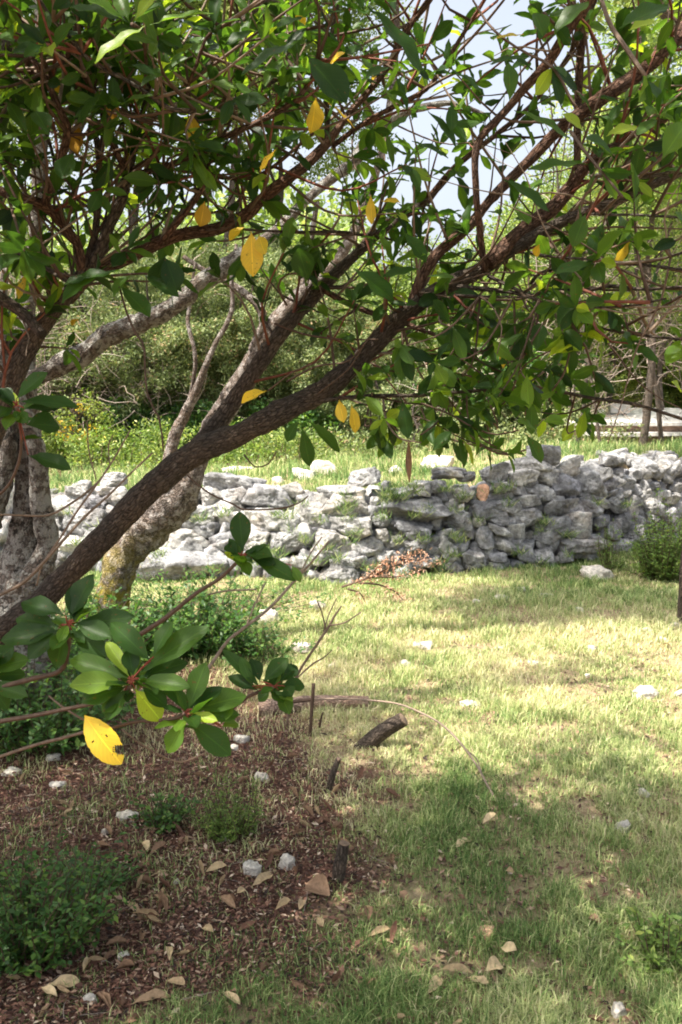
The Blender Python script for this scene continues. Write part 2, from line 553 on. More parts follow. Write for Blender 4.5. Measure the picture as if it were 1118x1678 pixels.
def tube(mb, pts, rad, sides=10, step=0.03, rough=0.08, c=(0.5, 0, 0), seed=0, cap=True):
    """pts (N,3) with a radius each"""
    pr = np.hstack([np.asarray(pts, float), np.asarray(rad, float)[:, None]])
    L = np.linalg.norm(np.diff(pr[:, :3], axis=0), axis=1).sum()
    n = max(3, int(L / step) + 2)
    q = catmull(pr, n)
    p, r = q[:, :3], np.maximum(q[:, 3], 0.0006)
    t = unit(np.gradient(p, axis=0))
    u = np.cross(t[0], (0, 0, 1.0) if abs(t[0][2]) < 0.9 else (1.0, 0, 0))
    u /= np.linalg.norm(u)
    us = []
    for k in range(n):
        u = u - t[k] * np.dot(u, t[k])
        u /= np.linalg.norm(u)
        us.append(u)
    us = np.array(us)
    w_ = np.cross(t, us)
    a = np.linspace(0, 2 * np.pi, sides + 1)
    ca, sa = np.cos(a), np.sin(a)
    ring = us[:, None, :] * ca[None, :, None] + w_[:, None, :] * sa[None, :, None]
    dist = np.concatenate([[0], np.cumsum(np.linalg.norm(np.diff(p, axis=0), axis=1))])
    rr = np.repeat(r[:, None], sides + 1, 1)
    if rough > 0:
        q3 = (p[:, None, :] + ring * r[:, None, None]).reshape(-1, 3)
        s1 = 1.2 / max(float(np.median(r)), 0.004)
        nz = fbm(q3 * s1 * np.array([1, 1, 0.6]), seed, 3) + 0.6 * fbm(q3 * s1 * 0.3, seed + 5, 2)
        nz = nz.reshape(n, sides + 1)
        nz[:, -1] = nz[:, 0]
        rr = rr * (1 + rough * nz)
    v = p[:, None, :] + ring * rr[:, :, None]
    uv = np.stack([np.broadcast_to(a[None] / (2 * np.pi), (n, sides + 1)) * 2 * np.pi * float(np.median(r)), np.repeat(dist[:, None], sides + 1, 1)], -1)
    S = sides + 1
    i = np.arange((n - 1) * sides)
    b = (i // sides) * S + i % sides
    f = np.stack([b, b + 1, b + S + 1, b + S], -1)
    f3 = None
    vv = v.reshape(-1, 3)
    uvv = uv.reshape(-1, 2)
    if cap:
        c0, c1 = len(vv), len(vv) + 1
        vv = np.vstack([vv, p[0], p[-1]])
        uvv = np.vstack([uvv, [0, 0], [0.01, 0.01]])
        k = np.arange(sides)
        f3 = np.vstack([np.stack([np.full(sides, c0), k + 1, k], -1), np.stack([np.full(sides, c1), (n - 1) * S + k, (n - 1) * S + k + 1], -1)])
    mb.add(vv, f, f3, uvv, np.array(c))
    return p


LV = np.array([0, 0.06, 0.14, 0.25, 0.38, 0.52, 0.65, 0.77, 0.87, 0.95, 1.0])
LW = np.array([0.05, 0.07, 0.26, 0.54, 0.80, 0.97, 1.0, 0.86, 0.60, 0.28, 0.02])
LU = np.array([-1, -0.5, 0, 0.5, 1.0])


def leaves(mb, base, d, nrm, length, width, curl=0.15, fold=0.12, var=0.5, petiole=0.0):
    """base, d, nrm (N,3); length, width, curl, var (N,)"""
    base = np.atleast_2d(base)
    N = len(base)
    d = unit(np.atleast_2d(d))
    nrm = np.atleast_2d(nrm)
    nrm = unit(nrm - d * (nrm * d).sum(-1, keepdims=True))
    side = np.cross(d, nrm)
    length, width, curl, var, fold = [np.broadcast_to(np.asarray(q, float), (N,)) for q in (length, width, curl, var, fold)]
    K, U = len(LV), len(LU)
    wv = LW[None, :, None] * width[:, None, None] * 0.5 * LU[None, None, :]
    ripple = (0.022 * np.sin(LV[None, :, None] * 15 + base[:, :1, None] * 91) + 0.012 * np.sin(LV[None, :, None] * 37 + base[:, 1:2, None] * 57)) * np.abs(LU)[None, None, :] * length[:, None, None]
    up = fold[:, None, None] * np.abs(wv) * 2 - curl[:, None, None] * (LV ** 2)[None, :, None] * length[:, None, None] + ripple
    al = LV[None, :, None] * length[:, None, None] * (1 - 0.15 * np.abs(curl[:, None, None]))
    v = base[:, None, None, :] + d[:, None, None, :] * al[..., None] + side[:, None, None, :] * wv[..., None] + nrm[:, None, None, :] * up[..., None]
    uv = np.stack(np.broadcast_arrays((LU * 0.5 + 0.5)[None, None, :], LV[None, :, None], ), -1)
    uv = np.broadcast_to(uv, (N, K, U, 2))
    i = np.arange((K - 1) * (U - 1))
    b = (i // (U - 1)) * U + i % (U - 1)
    f = np.stack([b, b + 1, b + U + 1, b + U], -1)
    f = (f[None] + (np.arange(N) * K * U)[:, None, None]).reshape(-1, 4)
    c = np.zeros((N, K * U, 3))
    c[:, :, 0] = var[:, None]
    mb.add(v.reshape(-1, 3), f, uv=uv.reshape(-1, 2), c=c.reshape(-1, 3))


def diamonds(mb, p, d, nrm, length, width, var):
    """small four-cornered leaves for foliage some metres away"""
    N = len(p)
    d = unit(d)
    nrm = unit(nrm - d * (nrm * d).sum(-1, keepdims=True))
    s = np.cross(d, nrm)
    L, W = [np.broadcast_to(np.asarray(q, float), (N,))[:, None] for q in (length, width)]
    v = np.stack([p, p + d * L * 0.5 + s * W * 0.5 + nrm * L * 0.06, p + d * L, p + d * L * 0.5 - s * W * 0.5 + nrm * L * 0.06], 1)
    f = np.arange(N * 4).reshape(-1, 4)
    c = np.zeros((N, 4, 3))
    c[:, :, 0] = np.broadcast_to(np.asarray(var, float), (N,))[:, None]
    mb.add(v.reshape(-1, 3), f, c=c.reshape(-1, 3))


def rdir(n, g=rng):
    return unit(g.normal(size=(n, 3)))


def clumps(mb, centres, sig, per, L, W, g, var=(0.45, 0.22), flat=0.6, droop=0.0):
    C = np.repeat(np.asarray(centres), per, 0)
    N = len(C)
    sg = np.asarray(sig) if np.ndim(sig) else np.full(3, sig)
    q = rdir(N, g) * (g.random((N, 1)) ** 0.45) * sg * 1.7
    p = C + q
    d = rdir(N, g) + np.array([0, 0, -droop])
    n = rdir(N, g) + np.array([0, 0, flat])
    v = np.clip(g.normal(var[0], var[1], N) + np.repeat(g.normal(0, 0.12, len(centres)), per), 0, 1)
    diamonds(mb, p, d, n, L * g.uniform(0.7, 1.3, N), W * g.uniform(0.8, 1.2, N), v)


_ico = {}


def ico(sub):
    if sub in _ico:
        return _ico[sub]
    import bmesh
    bm = bmesh.new()
    bmesh.ops.create_icosphere(bm, subdivisions=sub, radius=1.0)
    v = np.array([q.co[:] for q in bm.verts])
    f = np.array([[q.index for q in fc.verts] for fc in bm.faces])
    bm.free()
    _ico[sub] = (unit(v), f)
    return _ico[sub]


def rock(mb, centre, size, rot=0.0, roll=0.0, seed=0, sub=4, var=0.5, planes=13, rgh=1.0):
    """angular limestone block: soft intersection of random planes plus noise. size = full extents (x, y, z)"""
    g = np.random.default_rng(seed)
    v, f = ico(sub)
    n = unit(g.normal(size=(planes, 3)))
    n = np.vstack([n, np.eye(3) + g.normal(size=(3, 3)) * 0.18, -np.eye(3) + g.normal(size=(3, 3)) * 0.18])
    n = unit(n)
    dd = np.concatenate([g.uniform(0.62, 1.0, planes), g.uniform(0.62, 0.85, 6)])
    dots = np.maximum(v @ n.T, 1e-4) / dd
    r = ((dots ** 44).sum(1)) ** (-1 / 44)
    q = v * r[:, None]
    ext = (q.max(0) - q.min(0)) / 2
    q = q / ext
    sz = np.array(size) / 2
    q = q * sz
    s = float(np.cbrt(sz.prod()))
    nz = fbm(q / s * 1.6 + seed, seed, 4, 0.55)
    nz2 = fbm(q / s * 6 + seed, seed + 3, 3, 0.6)
    rid = 1 - np.abs(fbm(q / s * np.array([1.6, 1.6, 3.4]) + seed * 1.7, seed + 9, 3, 0.6))     # chipped ledges along the bedding
    q = q + unit(q) * (nz * 0.06 + nz2 * 0.05 + np.minimum(rid - 0.75, 0.12) * 0.10)[:, None] * s * rgh
    # tilt in the picture plane, then turn about z
    c, s_ = math.cos(roll), math.sin(roll)
    q = q @ np.array([[c, 0, s_], [0, 1, 0], [-s_, 0, c]]).T
    c, s_ = math.cos(rot), math.sin(rot)
    q = q @ np.array([[c, -s_, 0], [s_, c, 0], [0, 0, 1]]).T
    mb.add(q + np.asarray(centre), f3=f, c=(var, 0, 0))

# ------------------------------------------------------------------ the dry stone wall
def lean(x):
    return float(np.interp(x, [-2.0, -0.2, 0.6], [0.75, 0.6, 0.34]))


def on_face(px, py):
    Y = 7.3
    for _ in range(12):
        p = P(px, py, Y)
        Y = 0.5 * Y + 0.5 * (ywall(p[0]) + lean(p[0]) * min(max(p[2], 0), 0.85))
    return P(px, py, Y)


K = 1 / 2.795
SA = [(520, 410, 100, 60), (380, 440, 70, 45), (350, 475, 100, 50), (290, 545, 190, 110), (395, 600, 160, 120), (235, 525, 90, 75), (310, 715, 130, 75),
      (440, 520, 90, 60), (540, 480, 70, 50), (470, 465, 80, 40), (215, 480, 60, 40), (230, 620, 80, 80), (800, 690, 285, 135, 6), (790, 815, 420, 140, -4), (640, 850, 150, 90, 10),
      (910, 592, 185, 115), (1050, 440, 230, 75), (960, 485, 120, 70), (1035, 535, 170, 80), (640, 745, 90, 60), (720, 600, 90, 70), (880, 480, 80, 60), (250, 690, 60, 70), (420, 690, 90, 60)]
SB = [(225, 500, 205, 95, 4), (340, 460, 85, 55), (70, 500, 130, 85), (230, 618, 205, 125, 8), (60, 590, 110, 90), (330, 595, 70, 80), (405, 590, 130, 120, -8), (400, 500, 85, 60), (468, 515, 70, 90),
      (545, 466, 155, 50, -3), (600, 540, 210, 115, 12), (600, 637, 205, 115, 8), (360, 690, 130, 95), (510, 712, 155, 105, 10), (450, 775, 85, 60), (692, 727, 135, 95), (560, 800, 110, 60),
      (545, 862, 150, 80), (820, 487, 135, 55), (900, 557, 310, 95, 5), (885, 645, 170, 110, 8), (742, 668, 62, 55), (805, 690, 62, 42), (890, 717, 120, 75), (1045, 670, 85, 62), (1048, 738, 95, 72),
      (1085, 600, 130, 100, 5), (920, 448, 105, 60), (1000, 445, 95, 55), (1050, 382, 140, 42), (672, 400, 135, 75), (762, 440, 40, 45), (712, 512, 45, 45), (640, 470, 50, 45), (832, 845, 70, 58),
      (760, 772, 60, 55), (270, 695, 95, 80), (375, 800, 75, 65), (490, 600, 60, 60), (730, 600, 90, 60), (640, 790, 80, 50), (960, 790, 90, 50), (150, 700, 100, 90)]
SCC = [(50, 380, 135, 42), (265, 385, 98, 92), (130, 400, 80, 42), (110, 480, 92, 58), (390, 396, 145, 65), (430, 345, 200, 62), (490, 300, 130, 90), (510, 400, 115, 85), (600, 362, 115, 75),
       (800, 328, 115, 65), (300, 450, 120, 52), (465, 472, 175, 80, 8), (575, 452, 155, 115, 10), (700, 440, 150, 130, 12), (760, 385, 90, 60), (820, 378, 62, 40), (860, 418, 92, 62), (780, 430, 85, 52), (220, 545, 145, 78),
       (320, 540, 115, 62), (400, 510, 115, 52), (440, 500, 45, 42), (408, 580, 155, 92, -10), (560, 550, 185, 90, -3), (672, 548, 150, 75, 12), (725, 515, 125, 75, 15), (280, 595, 115, 62), (100, 610, 135, 100, 8), (192, 600, 62, 52),
       (520, 645, 165, 110), (642, 622, 145, 110), (655, 712, 235, 78, -4), (215, 680, 82, 92), (285, 650, 120, 55, 20), (360, 660, 92, 82), (300, 705, 125, 55, 25), (345, 725, 85, 70), (395, 740, 75, 90),
       (40, 670, 85, 62), (42, 737, 95, 75), (160, 790, 120, 92), (280, 762, 85, 42), (492, 780, 92, 112), (470, 830, 90, 52), (822, 520, 90, 82), (850, 602, 92, 80, 20), (800, 642, 92, 80),
       (888, 545, 75, 110, 10), (912, 608, 85, 62), (900, 662, 105, 85), (830, 722, 125, 78), (900, 460, 62, 52), (992, 440, 75, 52), (945, 440, 50, 60), (965, 530, 95, 75), (1010, 545, 82, 72), (980, 595, 90, 60),
       (1062, 500, 95, 50), (960, 348, 105, 60), (1040, 345, 62, 42), (1095, 360, 55, 60), (1090, 450, 55, 50), (1040, 480, 60, 45), (920, 500, 60, 45), (1000, 385, 85, 52), (850, 472, 72, 42), (795, 470, 75, 38),
       (950, 482, 62, 42), (910, 385, 60, 45), (740, 600, 60, 50), (590, 770, 70, 50), (560, 505, 60, 40), (1060, 400, 60, 50), (1150, 420, 80, 60), (1150, 500, 90, 70), (1060, 580, 80, 70), (1130, 590, 90, 70)]
stones = []
for lst, ox, oy in ((SA, 0, 640), (SB, 360, 640), (SCC, 718, 640)):
    for s in lst:
        stones.append((ox + s[0] * K, oy + s[1] * K, s[2] * K, s[3] * K, math.radians(s[4]) if len(s) > 4 else None))
wall = empty('dry_stone_wall', (0.0, float(ywall(0.0)), 0.0))
tag(wall, 'long low dry stone wall of rough grey limestone rubble crossing behind the grass', 'stone wall')
stones.sort(key=lambda s: -s[2] * s[3])
rub = MB()
wg = np.random.default_rng(5)
for i, (px, py, wp, hp, roll) in enumerate(stones):
    p = on_face(px, py)
    k = p[1] / F
    W_, H_ = wp * k * (1.3 if px < 560 else 1.17), hp * k * (1.3 if px < 560 else 1.17)
    D_ = min(max(W_, H_) * wg.uniform(0.6, 0.95), 0.55)
    c = p + np.array([0, D_ * 0.34, 0])
    if roll is None:
        roll = wg.normal() * 0.17
    big = i < 99
    mb = MB() if big else rub
    v = float(np.clip(wg.normal(0.5, 0.25) + (0.22 if px < 600 else 0.02), 0, 1))  # left stones paler: the sun on that part is put into their tone
    if abs(px - (718 + 110 * K)) < 2 and abs(py - (640 + 480 * K)) < 2: v = 1.0
    rock(mb, c, (W_, D_, H_), rot=wg.normal() * 0.22, roll=roll, seed=100 + i, sub=5 if wp > 32 else 4, var=v)
    if big:
        mb.build('stone', M_STONE, wall, loc=c - np.array(wall.location))
mb = MB()
p = on_face(718 + 200 * K, 640 + 475 * K)
rock(mb, p + [0, 0.03, 0], (0.105, 0.1, 0.17), roll=0.1, seed=77, sub=4, var=0.8)
o = mb.build('stone', M_STONEO, wall, loc=p - np.array(wall.location))
o['label'] = 'orange brown stone on the wall top'
# smaller rubble wedged between and behind the faces, and the wall's run beyond the picture
for i in range(620):
    x = wg.uniform(-2.9, 3.6)
    t = wg.random()
    z = t * float(htop(x)) * 0.97
    s = wg.uniform(0.07, 0.17)
    d = lean(x) * z + wg.uniform(0.10, 0.2)
    rock(rub, (x, ywall(x) + d, z), (s * wg.uniform(1.0, 1.7), s * 1.2, s), rot=wg.normal() * 0.5, roll=wg.normal() * 0.3, seed=1000 + i, sub=3, var=float(np.clip(wg.normal(0.42, 0.25), 0, 1)), planes=9)
for i in range(170):
    x = wg.uniform(-7, -2.9) if i % 2 else wg.uniform(3.3, 8)
    z = wg.random() * float(htop(x))
    s = wg.uniform(0.18, 0.36)
    rock(rub, (x, ywall(x) + lean(x) * z + 0.1, z), (s * 1.5, s * 1.2, s), rot=wg.normal() * 0.3, roll=wg.normal() * 0.2, seed=2000 + i, sub=3, var=float(np.clip(wg.normal(0.5, 0.22), 0, 1)), planes=9)
# spill on the top of the wall
for i in range(260):
    x = wg.uniform(-2.6, 3.6)
    d = lean(x) * float(htop(x)) + abs(wg.normal()) * 0.35 + 0.1
    y = ywall(x) + d
    s = wg.uniform(0.05, 0.14) * (1.25 if x > 1.3 else 1)
    rock(rub, (x, y, float(ground_z(np.array([x]), np.array([y]))[0]) + s * 0.2), (s * 1.4, s * 1.3, s * 0.8), rot=wg.uniform(0, 6), roll=wg.normal() * 0.2, seed=3000 + i, sub=3, var=float(np.clip(wg.normal(0.55, 0.25), 0, 1)), planes=9)
tag(rub.build('rubble', M_STONE, wall), kind='stuff')


# ------------------------------------------------------------------ loose rocks lying about
def gpt(px, py):
    """ground point seen at a photo pixel"""
    z = 0.0
    for _ in range(8):
        q = G0(px, py, z)
        z = float(ground_z(np.array([q[0]]), np.array([q[1]]))[0])
    return np.array([q[0], q[1], z])


def gterr(px, py, z=0.68):
    q = G0(px, py, z)
    for _ in range(6):
        z = float(ground_z(np.array([q[0]]), np.array([q[1]]))[0])
        q = G0(px, py, z)
    q[2] = z
    return q


ROCKS = [
    (977, 938, 46, 26, 'rock', 'jagged pale rock lying alone just in front of the right part of the stone wall', 0),
    (1055, 1134, 46, 20, 'rock', 'largest flat white rock in the sunlit grass at the right', 0),
    (1113, 1136, 16, 12, 'rock', 'small white stone at the right edge beside the largest flat grass rock', 0),
    (693, 1057, 32, 13, 'rock', 'pair-lobed white stone in sunlit grass below the rusty dead branch', 0),
    (664, 1086, 20, 10, 'rock', 'small flat pinkish stone lying just below the pair-lobed white stone', 0),
    (770, 1151, 32, 10, 'rock', 'thin flat white stone in sunlit grass above the arched twig', 0),
    (1053, 1298, 20, 16, 'rock', 'small round white stone at the right of the sunlit grass', 0),
    (1020, 1352, 24, 22, 'rock', 'dull half-sunk stone below the small round white stone at right', 0),
    (441, 1010, 34, 34, 'rock', 'bright white rock standing beside the low dark green bush', 1),
    (522, 992, 26, 22, 'rock', 'narrow pale rock beyond the tips of the bare dead shoot', 1),
    (494, 1060, 30, 20, 'rock', 'bluish grey stone in shade behind the bare dead shoot', 0),
    (546, 1091, 16, 10, 'rock', 'tiny white stone just above the short cut log', 1),
    (397, 1209, 26, 14, 'rock', 'white stone on the litter right of the lowest leaf cluster', 1),
    (384, 1224, 14, 12, 'rock', 'small white stone touching the lower left of another white stone by the leaf cluster', 1),
    (429, 1272, 24, 14, 'rock', 'low white stone on the pink sunlit litter above the fern-like plant', 1),
    (208, 1335, 36, 17, 'rock', 'flat white stone on brown litter left of the small dark sprout', 1),
    (172, 1362, 10, 14, 'rock', 'little upright white stone on brown litter below the flat white one', 1),
    (94, 1284, 26, 12, 'rock', 'oval white stone on the dark litter at the far left', 1),
    (20, 1264, 34, 9, 'rock', 'thin white stone at the left edge on the dark litter', 1),
    (88, 1240, 24, 12, 'rock', 'grey white stone under the bare twig beside the yellow leaf', 0),
    (365, 1373, 13, 13, 'rock', 'little round stone at the foot of the fern-like plant', 1),
    (415, 1422, 32, 32, 'rock', 'rounded white stone, left one of the pair in the shaded grass', 1),
    (470, 1410, 27, 32, 'rock', 'upright white stone, right one of the pair in the shaded grass', 1),
    (290, 1444, 10, 8, 'rock', 'tiny white pebble alone on the dark litter', 1),
    (204, 1565, 20, 16, 'rock', 'grey pebble among dry leaves at lower left', 0),
    (148, 1635, 26, 20, 'rock', 'grey stone near the bottom left corner', 0),
    (1014, 1652, 28, 24, 'rock', 'round bluish white stone at the bottom right', 1),
    (797, 1524, 34, 18, 'rock', 'rounded orange pink stone in shaded grass near the bottom', 2),
    (820, 978, 24, 11, 'rock', 'flat white stone in the shaded grass under the middle of the wall', 1),
    (855, 966, 15, 9, 'rock', 'small white stone right of a flat one under the middle of the wall', 1),
    (783, 985, 14, 7, 'rock', 'tiny pale stone left of the flat white stone under the wall', 1),
    (893, 974, 20, 8, 'rock', 'flat dull stone in the shaded grass below the tall pale wall block', 0),
    (950, 999, 14, 10, 'rock', 'small bluish stone in the shaded grass right of centre', 0),
    (1062, 1032, 16, 8, 'rock', 'small flat bluish stone in shaded grass near the right edge', 0),
    (1105, 1024, 18, 10, 'rock', 'white stone at the right edge in the shaded grass', 1),
    (1084, 1047, 16, 7, 'rock', 'low bluish stone just under its white neighbour at the right edge', 0),
    (878, 1086, 24, 6, 'rock', 'very thin flat stone in the middle of the sunlit grass', 1),
    (970, 1061, 16, 6, 'rock', 'small thin stone at the edge of shade right of centre', 0),
    (1060, 1245, 16, 6, 'rock', 'thin white chip in sunlit grass above the round white stone at right', 1),
    (820, 1062, 12, 6, 'rock', 'small pale chip at the upper edge of the sunlit grass', 1),
    (965, 1106, 12, 6, 'rock', 'tiny white chip left of the largest flat grass rock', 1),
]
for i, (px, py, wp, hp, cat, lab, kind) in enumerate(ROCKS):
    p = gpt(px, py + hp * 0.35)
    k = p[1] / F
    W_, H_ = wp * k * 1.1, hp * k * 1.15
    mb = MB()
    rock(mb, (0, 0, H_ * 0.10), (W_ * 1.05, W_ * 0.75, H_ * 1.15), rot=R.uniform(-0.5, 0.5), seed=500 + i, sub=4, var=R.uniform(0.6, 1.0), rgh=1.9, planes=22)
    o = mb.build('loose_rock', (M_STONEW, M_STONEW, M_STONEO)[kind])
    o.location = p
    tag(o, lab, 'rock', 'loose rocks on the ground')
TERR = [(530, 768, 40, 24, 'squarish pale block on the grass above the wall, left of the brown hanging seed pod'), (498, 778, 36, 20, 'flat pale rock at the left foot of the squarish block above the wall'),
        (388, 771, 48, 12, 'flat white slab in the grass seen under the leaning trunk'), (716, 758, 50, 24, 'wide pale block on the grass above the wall, right of the brown hanging seed pod'),
        (455, 787, 20, 12, 'small white stone on the grass between the flat slab and the squarish block'), (648, 771, 26, 14, 'pale stone in the grass just left of the wide pale block'),
        (596, 785, 30, 22, 'grey rock leaning in the grass right of the squarish block')]
for i, (px, py, wp, hp, lab) in enumerate(TERR):
    p = gterr(px, py + hp * 0.4)
    k = p[1] / F
    mb = MB()
    rock(mb, (0, 0, hp * k * 0.35), (wp * k * 1.1, wp * k * 0.7, hp * k * 1.2), rot=R.uniform(-0.4, 0.4), seed=700 + i, sub=4, var=R.uniform(0.7, 1.0))
    o = mb.build('terrace_rock', M_STONEW)
    o.location = p
    tag(o, lab, 'rock', 'rocks on the grass above the wall')

# ------------------------------------------------------------------ arbutus tree, many-stemmed, leaning over the picture
T = []     # name, material, Y0, Y1, [(px, py, width px)...]


def limb_pts(pts, Y0, Y1, wig=0.0, seed=0):
    n = len(pts)
    L = [0.0]
    for a, b in zip(pts[:-1], pts[1:]):
        L.append(L[-1] + math.hypot(b[0] - a[0], b[1] - a[1]))
    out, rad = [], []
    for q, l in zip(pts, L):
        t = l / L[-1]
        Y = Y0 + (Y1 - Y0) * t + wig * math.sin(t * 7 + seed) * min(t, 1 - t) * 2
        out.append(P(q[0], q[1], Y))
        rad.append(q[2] * 0.5 * Y / F)
    return np.array(out), np.array(rad)


